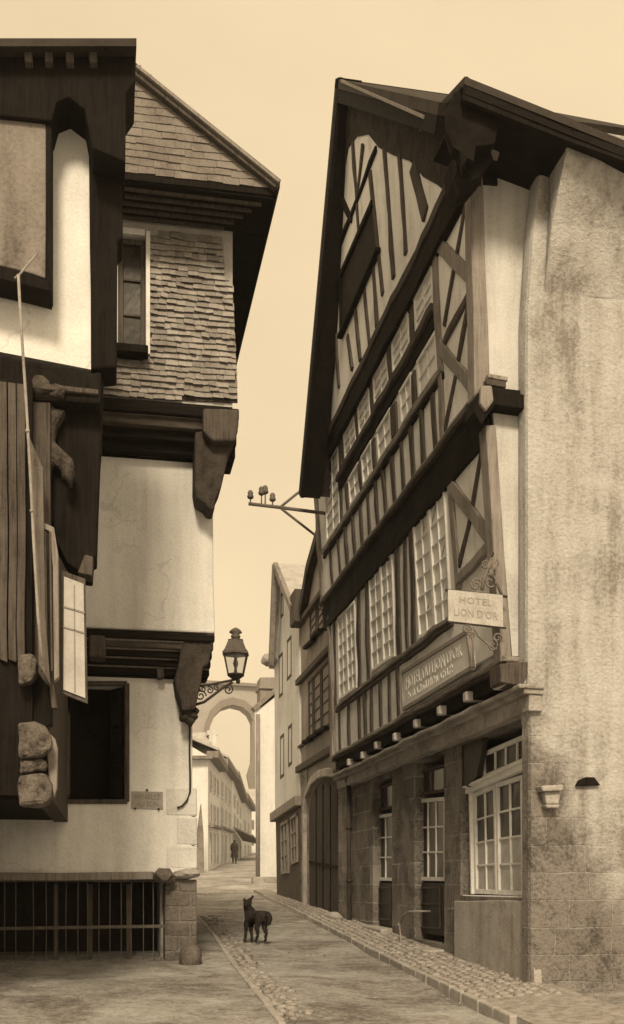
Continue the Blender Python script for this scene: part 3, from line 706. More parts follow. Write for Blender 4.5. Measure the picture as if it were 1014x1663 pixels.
def spiral(c, r, turns, a0, axes, dirn=1, n=26):
    c = Vector(c); u, v = axes
    return [c + (u * math.cos(a0 + dirn * t * turns * 2 * math.pi) + v * math.sin(a0 + dirn * t * turns * 2 * math.pi)) * (r * (1 - .8 * t)) for t in [i / n for i in range(n + 1)]]
AX = (Vector((1, 0, 0)), UP)
def hanging_sign():
    Y = 9.68; q = [PY(x, y, Y) for x, y in ((728, 1009), (817, 1019), (816, 967), (727, 958))]
    T = thing('hanging_sign', lerp(q[1], q[2], .5), 'small rectangular pale sign hanging from a scrolled iron bracket at the hotel corner', 'sign')
    m = MB(); m.prism([p - Vector((0, .015, 0)) for p in q], (0, .03, 0)); m.build('board', M['sign_old'], T, bevel=.003)
    m = MB(); m.tube([PY(724, 958, Y), PY(824, 969, Y)], .014); m.tube([PY(727, 1010, Y), PY(822, 1020, Y)], .010); m.build('rail', M['iron'], T)
    fn = NY
    q_ = [p + NY * .015 for p in q]
    lettering(T, "HOTEL", q_, NY, M['sign_letter_faint'], .002, (.2, .8), (.62, .82)); lettering(T, "LION D'OR", q_, NY, M['sign_letter_faint'], .002, (.1, .9), (.2, .45))
    m = MB(); s = 10.2 / 1740
    def sp(x, y, r, t, a, d=1, rad=.009): m.tube(spiral(PY(x, y, Y), r * s, t, a, AX, d), rad, 6)
    sp(773, 950, 11, 1.6, 0); sp(796, 945, 13, 1.3, 2.2, -1); sp(788, 918, 9, 1.4, -1.2, 1); sp(803, 915, 8, 1.2, 1, -1)
    m.tube([PY(x, y, Y) for x, y in ((783, 958), (786, 940), (792, 925), (797, 908), (802, 898))], .02, 6, .008); m.tube([PY(x, y, Y) for x, y in ((815, 966), (806, 945), (806, 925), (800, 905))], .013, 6)
    for x, y in ((799, 915), (802, 922), (794, 920), (798, 930)): m.lump(PY(x, y, Y), (.03, .02, .045), .3, 1, x)
    m.tube([PY(x, y, Y) for x, y in ((765, 1015), (767, 1035), (769, 1050), (769, 1085))], .008, 6)
    m.tube([PY(x, y, Y) for x, y in ((770, 1020), (778, 1034), (795, 1048), (806, 1055))], .01, 6)
    sp(758, 1022, 8, 1.3, 0, 1); sp(766, 1032, 7, 1.2, 3, -1); sp(800, 1048, 10, 1.3, 1.5, -1); sp(808, 1036, 8, 1.2, 0, 1)
    m.build('scroll_bracket', M['iron_grey'], T, smooth=True)
M['sign_old'] = rough_mat('weathered_sign_paint', .44, .2, 7, 50, .3, .003, .7)
M['sign_letter_faint'] = rough_mat('faded_letter_paint', .31, .15, 8, 50, .2, .003, .6)
hanging_sign()

# telephone bracket
def tele():
    Y = 17.4; T = thing('telephone_wire_bracket', PY(511, 833, Y), 'iron wire bracket with four insulators sticking out from the hotel towards the sky', 'bracket')
    m = MB(); r = .022
    m.tube([PY(404, 818, Y), PY(455, 824, Y), PY(530, 834, Y)], .03); m.tube([PY(455, 824, Y), PY(482, 802, Y), PY(500, 790, Y)], r); m.tube([PY(457, 826, Y), PY(512, 869, Y)], r); m.build('arm', M['iron_grey'], T)
    for x, y0, y1 in ((407, 818, 806), (425, 820, 800), (431, 820, 798), (443, 822, 810)):
        p = PY(x, y0, Y); h = (y0 - y1) * .0102
        m = MB(); m.tube([p, p + UP * h], .012, 6); m.lathe(p + UP * (h - .05), [(.02, 0), (.05, .02), (.055, .05), (.04, .08), (.048, .10), (.03, .14)], 10)
        m.build('insulator', M['iron_grey'], T, smooth=True)
tele()

# ================================================================== LEFT: SLATE-HUNG HOUSE
YL = 12.3; YM = 11.95; YU = 11.6; YR = 10.95
def left_house():
    base = PY(250, 1560, YL); base.z = gz(YL)
    T = thing('slate_hung_house', base, 'jettied corner house with pale plaster walls and a top storey hung with slates', 'house')
    g = gz(YL) - .4
    # ground storey wall with window + barred opening
    w0, w1 = PY(92, 1300, YL), PY(203, 1112, YL); b0, b1 = PY(-60, 1600, YL), PY(268, 1432, YL)
    xr = PY(313, 1300, YL).x; xq = PY(320, 1300, YL).x; ztop = PY(200, 1085, YL).z; zled = PY(200, 1428, YL).z
    m = MB(); wally(m, YL, .4, -4.2, xr, zled, ztop, [(w0.x, w1.x, w0.z, w1.z)]); m.build('ground_floor_wall', M['plaster'], T, bevel=.03)
    m = MB(); wally(m, YL + .003, .4, -4.2, xq, g, zled - .002, [(b0.x, b1.x, g + .25, zled - .03)]); m.build('plinth_wall', M['rubble'], T, bevel=.02)
    m = MB(); z0 = g
    zq = PY(300, 1312, YL).z; i = 0       # quoins
    while z0 < zq:
        h = random.uniform(.26, .34); wd = .36 if i % 2 else .24
        m.box((xq - wd, YL - .006, max(z0, zled) + .004), (xq + .004, YL + .42, max(z0, zled) + h - .004)) if z0 > zled - .1 else None
        z0 += h; i += 1
    m.build('quoins', M['stone_quoin'], T, bevel=.02, wob=.01, cut=.2)
    # street side walls & back
    m = MB(); m.box((xr - .35, YL + .42, g), (xr - .02, YL + 7, ztop)); m.box((-4.2, YL + 6.8, g), (xr - .36, YL + 7, ztop + 6)); m.box((-4.2, YL + .42, g), (-4.0, YL + 6.8, ztop + 6)); m.build('street_wall', M['plaster_dirty'], T)
    # dark-coloured wall standing for the unlit room behind
    m = MB(); m.box((-4, YL + 1.1, g), (xr - .36, YL + 1.15, ztop)); m.build('room_shade_wall', M['painted_room_shade'], T)
    # mid storey
    mz0, mz1 = PY(200, 1022, YM).z, PY(200, 730, YM).z; mx = PY(347, 900, YM).x
    m = MB(); m.prism([(-4, YM, mz0), (mx + .02, YM, mz0), (mx, YM, lerp(mz0, mz1, .3)), (PY(346, 800, YM).x, YM, mz1), (-4, YM, mz1)], (0, .4, 0)); m.build('middle_wall', M['plaster'], T, cut=.0, bevel=.02)
    m = MB(); m.box((mx - .3, YM + .41, mz0), (mx - .02, YL + 6.8, mz1)); m.build('street_wall', M['plaster_dirty'], T)
    # upper storey, wall behind slates
    uz0, uz1 = PY(300, 655, YU).z, PY(300, 372, YU).z
    wx0, wx1, wz0, wz1 = PY(192, 0, YU).x, PY(237, 0, YU).x, PY(215, 572, YU).z, PY(215, 385, YU).z
    ur = PY(378, 500, YU).x
    m = MB(); wally(m, YU, .35, -4, ur, uz0, uz1 + .3, [(wx0, wx1, wz0, wz1)]); m.build('upper_wall', M['plaster_dirty'], T)
    m = MB(); m.box((ur - .3, YU + .36, uz0), (ur - .01, YL + 6.8, uz1 + .3)); m.build('street_wall', M['slate_plain'], T)
    m = MB(); m.box((-4, YU + .9, uz0), (ur - .3, YU + .95, uz1 + .3)); m.build('room_shade_wall', M['painted_room_shade'], T)
    pl = [(PY(x, y, YU - .02).x, PY(x, y, YU - .02).z) for x, y in ((163, 642), (163, 602), (186, 603), (186, 588), (243, 585), (243, 383), (361, 390), (366, 450), (379, 458), (387, 654))]
    m = MB(); ip = [(x + (0 if x < .3 else -.005), z) for x, z in pl]; m.prism([(x, YU - .02, z) for x, z in ip], (0, .018, 0)); m.build('slate_backing', M['slate_joint'], T)
    shingles(pl, YU - .03, .064, .10, T, 'slate_cladding', M['slate'], .4, .024, .7, 1.12)
    # upper window
    f = window(T, [Vector((wx0, YU + .04, wz0)), Vector((wx1, YU + .04, wz0)), Vector((wx1, YU + .04, wz1)), Vector((wx0, YU + .04, wz1))], 1, 3, NY, .055, .025, .06, fm=M['timber_mid'])
    m = MB(); m.box((wx1 + .0, YU - .06, wz0 - .03), (wx1 + .045, YU - .001, wz1 + .05)); m.box((wx0 - .3, YU - .05, wz1 + .003), (wx1 - .01, YU - .001, wz1 + .07)); m.build('window_surround', M['paint'], T, bevel=.005)
    m = MB(); m.box((wx0 - .05, YU - .2, wz0 - .09), (wx1 + .02, YU - .002, wz0 - .005)); m.build('window_sill', M['timber_dark'], T, bevel=.01)
    # jetties: stacked moulded beams
    def jetty(yt, yb, Ya, Yb, x0, x1, n, nm='jetty_beam'):
        for i in range(n):
            Yc = lerp(Ya - .05, Yb - .03, (i / n) ** 1.2); y0 = lerp(yt, yb, i / n); y1 = lerp(yt, yb, (i + 1) / n) - 3
            m = MB(); a, b = PY(200, y0, Yc), PY(200, y1, Yc); xe = PY(x1 - i * 2, y0, Yc).x
            m.box((x0, Yc, b.z), (xe, Yb + .35, a.z)); m.build(nm, M['timber_dark_across'] if i % 2 == 0 or i > 2 else M['timber_mid_across'], T, bevel=.015, cut=.6, wob=.008)
            if i: 
                m = MB(); m.box((x0, Yc - .012, a.z - .014), (xe - .01, Yc + .01, a.z + .006)); m.build('moulding', M['timber_grey'], T)
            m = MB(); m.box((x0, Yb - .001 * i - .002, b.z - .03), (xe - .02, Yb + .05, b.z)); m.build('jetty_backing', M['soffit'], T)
    jetty(648, 734, YU, YM, -3.9, 388, 4); jetty(1024, 1096, YM, YL, -3.9, 349, 5)
    # consoles at the street corner
    def console(pts, Y, d, mat, nm='corner_console'):
        m = MB(); m.prism([PY(x, y, Y) for x, y in pts], (0, d, 0)); return m.build(nm, mat, T, bevel=.025)
    console([(317, 700), (384, 694), (383, 716), (371, 742), (360, 790), (350, 812), (349, 828), (338, 826), (334, 818), (319, 809), (316, 790)], YM - .32, .4, M['console'])
    console([(330, 662), (389, 664), (388, 690), (383, 716), (345, 716), (330, 700)], YU - .10, .4, M['timber_mid'])
    console([(296, 1038), (350, 1026), (346, 1044), (341, 1070), (340, 1078), (330, 1084), (327, 1110), (322, 1130), (318, 1152), (296, 1154), (294, 1140), (287, 1122), (284, 1100), (290, 1080)], YL - .36, .42, M['console'])
    m = MB()
    for (x, y, r) in ((305, 1160, 12), (314, 1163, 8), (299, 1166, 8), (309, 1172, 8), (318, 1155, 6)): m.lump(PY(x, y, YL - .2), (r * .007, .1, r * .0065), .4, 2, x)
    m.build('carved_pendant', M['console'], T, smooth=True)
    console([(144, 1030), (172, 1032), (172, 1068), (144, 1066)], YM - .22, .3, M['timber_mid'], 'end_console'); console([(254, 1084), (266, 1084), (268, 1100), (256, 1102)], YL - .16, .15, M['timber_mid'], 'peg_block')
    # roof: overhanging eaves, slated front gable
    eR = PY(450, 306, YR); Xe = eR.x; Ze = eR.z
    zt = lambda y, x: PY(x, y, YR)
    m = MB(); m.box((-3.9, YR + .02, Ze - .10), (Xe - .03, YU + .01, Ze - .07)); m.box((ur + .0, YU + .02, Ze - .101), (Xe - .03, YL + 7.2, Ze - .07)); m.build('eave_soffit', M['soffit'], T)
    m = MB()
    for i in range(5): 
        yy_ = lerp(YR + .1, YU - .08, i / 4); m.box((-3.9, yy_, Ze - .13), (lerp(PY(425, 320, yy_).x, PY(365, 370, yy_).x, i / 4), yy_ + .03, Ze - .102))
    m.build('soffit_batten', M['timber_mid'], T)
    # front fascia follows the sloping eave line; street eave board
    p = [zt(283, 198), zt(306, 452), zt(318, 449), zt(296, 198)]
    m = MB(); m.prism([Vector((-3.9, YR, p[0].z)), p[1], p[2], Vector((-3.9, YR, p[3].z))], (0, .05, 0)); m.box((Xe - .04, YR + .06, Ze - .11), (Xe, YL + 7.2, Ze + .02)); m.build('fascia', M['timber_dark'], T, bevel=.006)
    pk = zt(70, 168)   # ridge hidden behind the near house
    gp = [(-.9, zt(284, 150).z), (zt(305, 440).x, zt(305, 440).z), (zt(112, 222).x, zt(112, 222).z), (pk.x, pk.z), (-.9, pk.z - .6)]
    m = MB(); m.prism([(x, YR + .02, z) for x, z in gp], (0, .1, 0)); m.build('gable_backing', M['slate_plain'], T)
    shingles(gp, YR + .0, .075, .17, T, 'gable_slates', M['slate_roof'], .25, .008, .92, 1.06)
    m = MB(); d0, d1 = PY(124, 20, YR), PY(455, 303, YR)
    m.bar(PY(222, 115, YR - .06), PY(452, 300, YR - .06), .11, .12, NY, .02); m.bar(PY(170, 72, YR - .06), PY(222, 115, YR - .06), .11, .12, NY, .02); m.build('bargeboard', M['timber_mid'], T, bevel=.01)
    m = MB(); m.bar(PY(222, 108, YR - .1), PY(454, 296, YR - .1), .035, .2, NY, .02); m.build('verge_lath', M['timber_grey'], T, bevel=.006)
    m = MB(); a = PY(222, 106, YR); b = PY(455, 296, YR); t = (b - a)
    m.prism([a, b, b + Vector((0, 0, -.05)), a + Vector((0, 0, -.05))], (0, 7.6, 0)); m.prism([PY(168, 64, YR), a, a - UP * .05, PY(168, 64, YR) - UP * .05], (0, 7.6, 0))
    c = PY(168, 64, YR); m.prism([Vector((-3.9, YR, c.z - 2.6)), c, c - UP * .05, Vector((-3.9, YR, c.z - 2.65))], (0, 7.6, 0)); m.build('roof', M['slate_plain'], T)
    # lower window: frame, open casement
    m = MB()
    for a, b in (((88, 1302), (207, 1302)), ((207, 1110), (207, 1302)), ((140, 1110), (207, 1110))): m.bar(PY(*a, YL), PY(*b, YL), .05, .08, NY, .03 + (.003 if a[0] == 207 else 0))
    fr = m.build('window_frame', M['timber_mid'], T, bevel=.008)
    A = PY(93, 1298, YL); B = A + Vector((.12, -.33, 0)); hh = Vector((0, 0, 1.25))
    # left casement swung inwards, seen edge-on; pale panes stand in for caught light
    q = [PY(95, 1296, YL + .05), PY(113, 1294, YL + .3), PY(113, 1155, YL + .3), PY(95, 1150, YL + .05)]
    window(T, q, 1, 3, NY, .035, .025, .03, fm=M['timber_mid'], pm=M['curtain_lit_pane'], name='casement')
    q = [PY(180, 1300, YL + .35), PY(203, 1300, YL + .1), PY(203, 1115, YL + .1), PY(180, 1120, YL + .35)]
    window(T, q, 1, 3, NY, .035, .025, .03, fm=M['timber_dark'], pm=M['glass'], name='casement')
    # hairline patch of old limewash round the plate
    # ledge + barred cellar light
    m = MB(); a, b = PY(-60, 1419, YL - .06), PY(252, 1430, YL - .06); m.prism([PY(-60, 1418, YL - .1), PY(252, 1416, YL - .1), PY(252, 1429, YL - .1), PY(-60, 1431, YL - .1)], (0, .3, 0)); m.build('ledge', M['timber_grey'], T, bevel=.012, cut=.3, wob=.015)
    m = MB(); m.lump(PY(266, 1422, YL - .1), (.12, .14, .09), .45, 2, 3.3); m.build('ledge_stone', M['stone_dark'], T)
    m = MB(); m.lump(PY(303, 1419, YL - .03), (.17, .1, .055), .3, 2, 5.3); m.build('string_stone', M['rough_stone'], T)
    gr = MB(); zt_, zb_ = PY(100, 1432, YL).z, PY(100, 1640, YL).z
    for i, x in enumerate((-28, -10, 8, 26, 54, 75, 91, 108, 127, 142, 161, 179, 197, 214, 233, 249, 262)):
        gr.tube([PY(x, 1432, YL + .05), PY(x + random.uniform(-1, 1), 1500, YL + .05), PY(x, 1640, YL + .05)], .006, 6)
    gr.bar(PY(-60, 1509, YL + .04), PY(268, 1504, YL + .04), .035, .012, NY); gr.build('window_grille', M['iron_light'], T)
    m = MB()
    for x in (91, 147, 209): m.bar(PY(x, 1436, YL + .2), PY(x, 1640, YL + .2), .05, .05, NY)
    m.build('mullion', M['timber_mid'], T, bevel=.006)
    # cable down the corner
    return T
M['stone_quoin'] = rough_mat('quoin_stone', .64, .2, 2.5, 40, .6, .015, streak=.2)
M['slate_joint'] = rough_mat('slate_bed', .08, .3, 4, 40)
M['console'] = rough_mat('carved_oak', .07, .45, 9, 60, .9, .02, streak=.2)
M['iron_light'] = metal_mat('galvanised_bars', .13)
left_house()
m = MB(); m.tube([PY(x, y, YL - .03) for x, y in ((309, 1180), (308, 1220), (309, 1260), (309, 1285), (304, 1300), (296, 1309), (288, 1312))], .012, 6)
o = m.build('cable', M['iron'], smooth=True); tag(o, 'thin dark cable running down the pale house corner below the carved pendant', 'cable'); setloc(o, PY(288, 1312, YL - .03))
def plaque():
    q = [PY(x, y, YL - .015) for x, y in ((214, 1313), (265, 1314), (265, 1286), (214, 1285))]
    T = thing('street_name_plate', lerp(q[0], q[1], .5), 'small grey street name plate with two lines of letters on the pale plaster wall', 'street sign')
    m = MB(); m.prism(q, (0, .014, 0)); m.build('plate', M['plaque'], T, bevel=.003)
    lettering(T, 'VENELLE', q, NY, M['sign_letter'], .002, (.08, .92), (.55, .85)); lettering(T, 'AU SON', q, NY, M['sign_letter'], .002, (.15, .85), (.13, .43))
    m = MB()
    for x, y in ((239, 1283), (220, 1313), (258, 1314)): m.lathe(PY(x, y, YL - .02), [(.012, -.01), (.012, .01)], 6)
    m.build('nail', M['iron'], T)
plaque()
# stone guard block and cement foot at the corner
m = MB(); p = PY(312, 1575, YL - .5); m.lathe((p.x, YL - .35, gz(YL) - .1), [(.13, 0), (.13, .25), (.11, .33), (.06, .37)], 12); o = m.build('guard_stone', M['stone_dark'], smooth=True, wob=.03); tag(o, 'dark rounded guard stone at the foot of the slate-hung house corner', 'guard stone'); setloc(o, (p.x, YL - .35, gz(YL)))

# ------------------------------------------------------------------ street lamp
def street_lamp():
    Y = YL - .2; k = Y / ca / FPX * 1.01; c = PY(384, 1098, Y)
    T = thing('wall_lantern', PY(318, 1142, Y), 'six-sided glass street lantern on a scrolled iron bracket at the house corner', 'street lamp')
    m = MB(); m.tube([PY(x, y, Y) for x, y in ((312, 1116), (340, 1112), (370, 1106), (386, 1103))], .014); m.tube([PY(x, y, Y) for x, y in ((316, 1145), (332, 1140), (348, 1128), (362, 1117), (378, 1108))], .016)
    for x, y, r, t, a, d in ((326, 1130, 9, 1.5, 0, 1), (341, 1121, 6, 1.3, 2, -1), (352, 1117, 5, 1.2, 1, 1), (371, 1120, 8, 1.5, 1.6, -1), (330, 1119, 5, 1.2, 3, 1)): m.tube(spiral(PY(x, y, Y), r * k, t, a, AX, d), .009, 6)
    m.tube([PY(387, 1110, Y), PY(387, 1097, Y)], .02, 8); m.lump(PY(387, 1106, Y), (.03, .03, .025), .05, 1); m.build('bracket', M['iron'], T, smooth=True)
    b = PY(383, 1096, Y); top = PY(383, 1062, Y).z - b.z; r0, r1 = 13.5 * k, 21 * k; n = 6; rot = R(20)
    P = lambda r, z, i: b + Vector((math.cos(rot + i * math.pi / 3) * r, math.sin(rot + i * math.pi / 3) * r, z))
    m = MB()
    for i in range(n):
        m.tube([P(r0, 0, i), P(r1, top, i)], .009, 6); m.tube([P(r0, 0, i), P(r0, 0, i + 1)], .012, 6); m.tube([P(r1, top, i), P(r1, top, i + 1)], .012, 6)
    m.lathe(b - UP * .03, [(.04, -.02), (r0 * .9, .01), (r0, .03)], 6, rot); m.build('frame', M['iron'], T)
    m = MB()
    for i in range(n): m.prism([P(r0 * .97, .01, i), P(r0 * .97, .01, i + 1), P(r1 * .97, top, i + 1), P(r1 * .97, top, i)], (b - P(1, 0, i + .5)).normalized() * .003)
    m.build('glass', M['lamp_glass'], T)
    m = MB(); h = 22 * k; m.lathe(b + UP * top, [(r1 * 1.12, -.01), (r1 * 1.12, .01), (r1 * .92, h * .3), (r1 * .62, h * .95), (r1 * .66, h), (.05, h + .01), (.04, h + .05)], 6, rot); m.build('lamp_roof', M['lamp_iron'], T)
    m = MB(); z = top + h; m.lathe(b + UP * z, [(.05, .02), (.055, .05), (.035, .06), (.075, .085), (.06, .11), (.03, .13), (.01, .14)], 10); m.build('vent_cap', M['lamp_iron'], T, smooth=True)
    m = MB(); m.lathe(b, [(.02, 0), (.015, .08), (.025, .1), (.03, .13), (.02, .17), (.012, .2)], 8); m.build('burner', M['iron'], T)
M['lamp_iron'] = metal_mat('lamp_sheet_iron', .12)
street_lamp()

# ================================================================== NEAR-LEFT HOUSE
YNL = 8.8
def near_house():
    T = thing('dark_jettied_house', (-1.2, YNL + 1, gz(YNL)), 'dark timber house at the left edge with pale plaster gable and carved brackets', 'house')
    Q = lambda x, y, d=0: PY(x, y, YNL + d)
    def poly(pts, d, th, mat, nm, **k):
        m = MB(); m.prism([Q(x, y, d) for x, y in pts], (0, th, 0)); return m.build(nm, mat, T, **k)
    XL = -1.6
    # white gable panel
    poly([(-120, 140), (146, 140), (148, 600), (-120, 548)], .0, .25, M['white_near'], 'gable_wall')
    # dark corner post and studs to the right of the plaster
    poly([(143, 60), (196, 60), (200, 385), (191, 392), (190, 596), (150, 600), (146, 400)], -.05, .35, M['timber_dark'], 'corner_post', bevel=.02)
    # roof overhang
    poly([(-150, 66), (219, 66), (220, 130), (205, 152), (204, 262), (150, 240), (138, 178), (112, 158), (92, 166), (84, 196), (-150, 170)], -.35, .5, M['timber_dark'], 'eave_boards', bevel=.01)
    m = MB()
    a, b = Q(-150, 62, -.5), Q(222, 62, -.5); m.prism([a, b, b + UP * -.06, a + UP * -.06], (0, 1.2, .25)); m.build('roof', M['slate_plain'], T)
    for x in (45, 78, 112, 150): 
        m = MB(); m.bar(Q(x, 70, -.42), Q(x + 2, 100, -.42), .06, .3, NY); m.build('rafter_end', M['timber_mid'], T, bevel=.01)
    # projecting hoist box
    poly([(-150, 75), (74, 75), (76, 300), (74, 452), (52, 444), (-150, 395)], -.30, .2, M['box_board'], 'dormer_cheek', bevel=.01, cut=.3)
    poly([(74.5, 72), (84, 72), (84, 472), (74.5, 468)], -.31, .25, M['timber_dark'], 'cheek_post', bevel=.008); poly([(-150, 400), (40, 440), (82, 456), (82, 473), (40, 462), (-150, 420)], -.33, .28, M['timber_dark'], 'cheek_rail', bevel=.008)
    # jetty beam + bracket mass
    poly([(-150, 548), (50, 584), (150, 603), (164, 600), (164, 655), (-150, 640)], -.12, .5, M['timber_dark'], 'jetty_beam', bevel=.03, cut=.25, wob=.02)
    poly([(-150, 600), (168, 596), (166, 700), (163, 735), (160, 810), (157, 905), (152, 906), (150, 934), (136, 932), (110, 915), (92, 880), (86, 850), (72, 820), (62, 760), (-150, 760)], .06, .35, M['timber_dark'], 'bracket_core', bevel=.02)
    # carved console, curved belly in grey oak
    m = MB(); prof = [(44, 606), (112, 612), (104, 640), (84, 660), (108, 664), (92, 690), (88, 715), (112, 738), (118, 770), (100, 765), (86, 750), (78, 790), (72, 860), (48, 860)]
    m.prism([Q(x, y, -.06) for x, y in prof], (0, .25, 0)); m.build('carved_console', M['oak_carved'], T, bevel=.03)
    m = MB(); m.lump(Q(112, 765, -.1), (.05, .08, .11), .5, 2, 1.0); m.lump(Q(96, 640, -.08), (.09, .1, .06), .5, 2, 4.0); m.lump(Q(66, 630, -.08), (.1, .1, .08), .5, 2, 6.0); m.build('carving', M['oak_carved'], T, smooth=True)
    poly([(156, 908), (165, 905)] if False else [(138, 900), (152, 904), (150, 935), (126, 930)], -.02, .2, M['timber_mid'], 'bracket_foot', bevel=.01)
    # first-floor street wall seen edge-on
    zt, zb = Q(80, 860).z, PX(90, 1300, -.45).z
    m = MB(); m.box((-.62, YNL - .1, zb), (-.47, YL - .05, zt + 1)); m.build('street_wall', M['timber_mid'], T)
    m = MB(); m.box((-2.6, YNL - .2, zb), (-.6, YNL, Q(80, 640).z)); m.build('front_wall', M['timber_dark'], T)
    for i, x in enumerate((-50, -34, -18, -2, 13, 27)):
        poly([(x, 612 + i * 2), (x + 13, 614 + i * 2), (x + 15, 1075), (x + 2, 1070)], -.24 - .004 * (i % 2), .05, M['timber_mid'], 'cladding_board', bevel=.006, cut=.3, wob=.012)
    poly([(-150, 606), (50, 620), (160, 632), (160, 640), (50, 630), (-150, 616)], -.16, .1, M['timber_mid'], 'moulding', bevel=.008)
    for x in (64, 72, 80): poly([(x, 862), (x + 3, 863), (x + 6, 1090), (x + 3, 1090)], -.37, .03, M['timber_mid'], 'moulding', bevel=.004)
    # window joinery on the front
    poly([(70, 848), (88, 856), (95, 900), (96, 1100), (88, 1106), (86, 920), (80, 862), (70, 858)], -.35, .1, M['timber_grey'], 'window_frame', bevel=.006)
    poly([(76, 900), (84, 930), (86, 1100), (94, 1150), (84, 1150), (76, 1060)], -.25, .1, M['timber_mid'], 'window_jamb', bevel=.006)
    poly([(44, 700), (70, 760), (74, 1000), (82, 1112), (64, 1080), (56, 900)], -.40, .08, M['timber'], 'weather_board', bevel=.006)
    # open shutter
    f = poly([(100, 926), (139, 940), (143, 1143), (100, 1126)], -.2, .035, M['timber_mid'], 'shutter', bevel=.004)
    m = MB(); m.prism([Q(x, y, -.215) for x, y in ((104, 936), (136, 948), (139, 1134), (103, 1120))], (0, .012, 0)); m.build('shutter_panel', M['shutter_panel'], f, bevel=.003)
    m = MB()
    for y in (985, 1018): m.bar(Q(103, y, -.222), Q(138, y + 10, -.222), .012, .008, NY)
    m.bar(Q(121, 950, -.222), Q(122, 1124, -.222), .008, .008, NY); m.build('batten', M['timber_grey'], f)
    # lower front wall and ground floor
    poly([(-150, 1300), (-150, 1060), (60, 1090), (84, 1120), (84, 1175), (76, 1180), (44, 1180), (40, 1300)], -.15, .2, M['timber_dark'], 'shop_front', bevel=.01)
    m = MB(); m.box((-2.6, YNL, -.2), (-1.25, YL - .02, zb)); m.build('ground_floor_wall', M['plaster_dirty'], T)
    # rest of volume (behind, closes the house)
    m = MB(); m.box((-2.6, YNL + .3, zb + .02), (-.63, YL - .06, Q(0, 100).z)); m.build('rear_volume', M['timber_dark'], T)
    m = MB(); m.box((-2.5, YNL + .31, Q(0, 560).z), (Q(150, 500).x, YL - 1.6, Q(0, 100).z)); m.build('upper_street_wall', M['timber_dark'], T)
    # fluted stone brackets below the shop front
    for pts, d in ((((30, 1062), (50, 1060), (60, 1074), (60, 1092), (50, 1106), (36, 1112), (30, 1112)), -.36), (((30, 1172), (56, 1170), (74, 1178), (84, 1196), (82, 1216), (68, 1228), (30, 1232)), -.40),
                   (((30, 1234), (66, 1231), (76, 1240), (72, 1252), (30, 1256)), -.34), (((30, 1258), (74, 1255), (84, 1272), (84, 1300), (70, 1308), (30, 1308)), -.38)):
        poly(pts, d, .2, M['corbel'], 'carved_corbel', bevel=.03, cut=.05, wob=.018, wf=7)
    m = MB(); m.prism([Q(x, y, -.22) for x, y in ((80, 1190), (90, 1200), (94, 1215), (93, 1280), (88, 1296), (80, 1270), (76, 1220))], (0, .1, 0)); m.build('corbel_cheek', M['timber_grey'], T, bevel=.01)
M['white_near'] = rough_mat('near_white_plaster', .78, .16, 1.6, 40, .6, .012, streak=.2, crack=1.2)
M['box_board'] = rough_mat('grey_cheek_render', .20, .5, 1.8, 30, .6, .02, streak=.4)
M['oak_carved'] = rough_mat('grey_carved_oak', .08, .6, 4, 40, .8, .02)
M['shutter_panel'] = rough_mat('pale_shutter_paint', .46, .16, 5, 50, .3, .006, streak=.3)
M['corbel'] = rough_mat('weathered_corbel_stone', .12, .6, 8, 30, .8, .02)
near_house()
m = MB(); m.tube([PY(x, y, YNL - .6) for x, y in ((30, 446), (34, 520), (42, 640), (49, 760), (55, 880), (62, 1000), (70, 1080))], .011, 10)
m.tube([PY(x, y, YNL - .6) for x, y in ((24, 452), (32, 446), (62, 410))], .008, 6)
for x, y in ((45, 700), (52, 830)): m.lathe(PY(x, y, YNL - .6), [(.016, -.01), (.016, .01)], 10)
o = m.build('downpipe', M['zinc_bright'] if 'zinc_bright' in M else M['zinc'], smooth=True); tag(o, 'thin pale downpipe slanting down the front of the dark timber house', 'downpipe'); setloc(o, PY(70, 1080, YNL - .6))

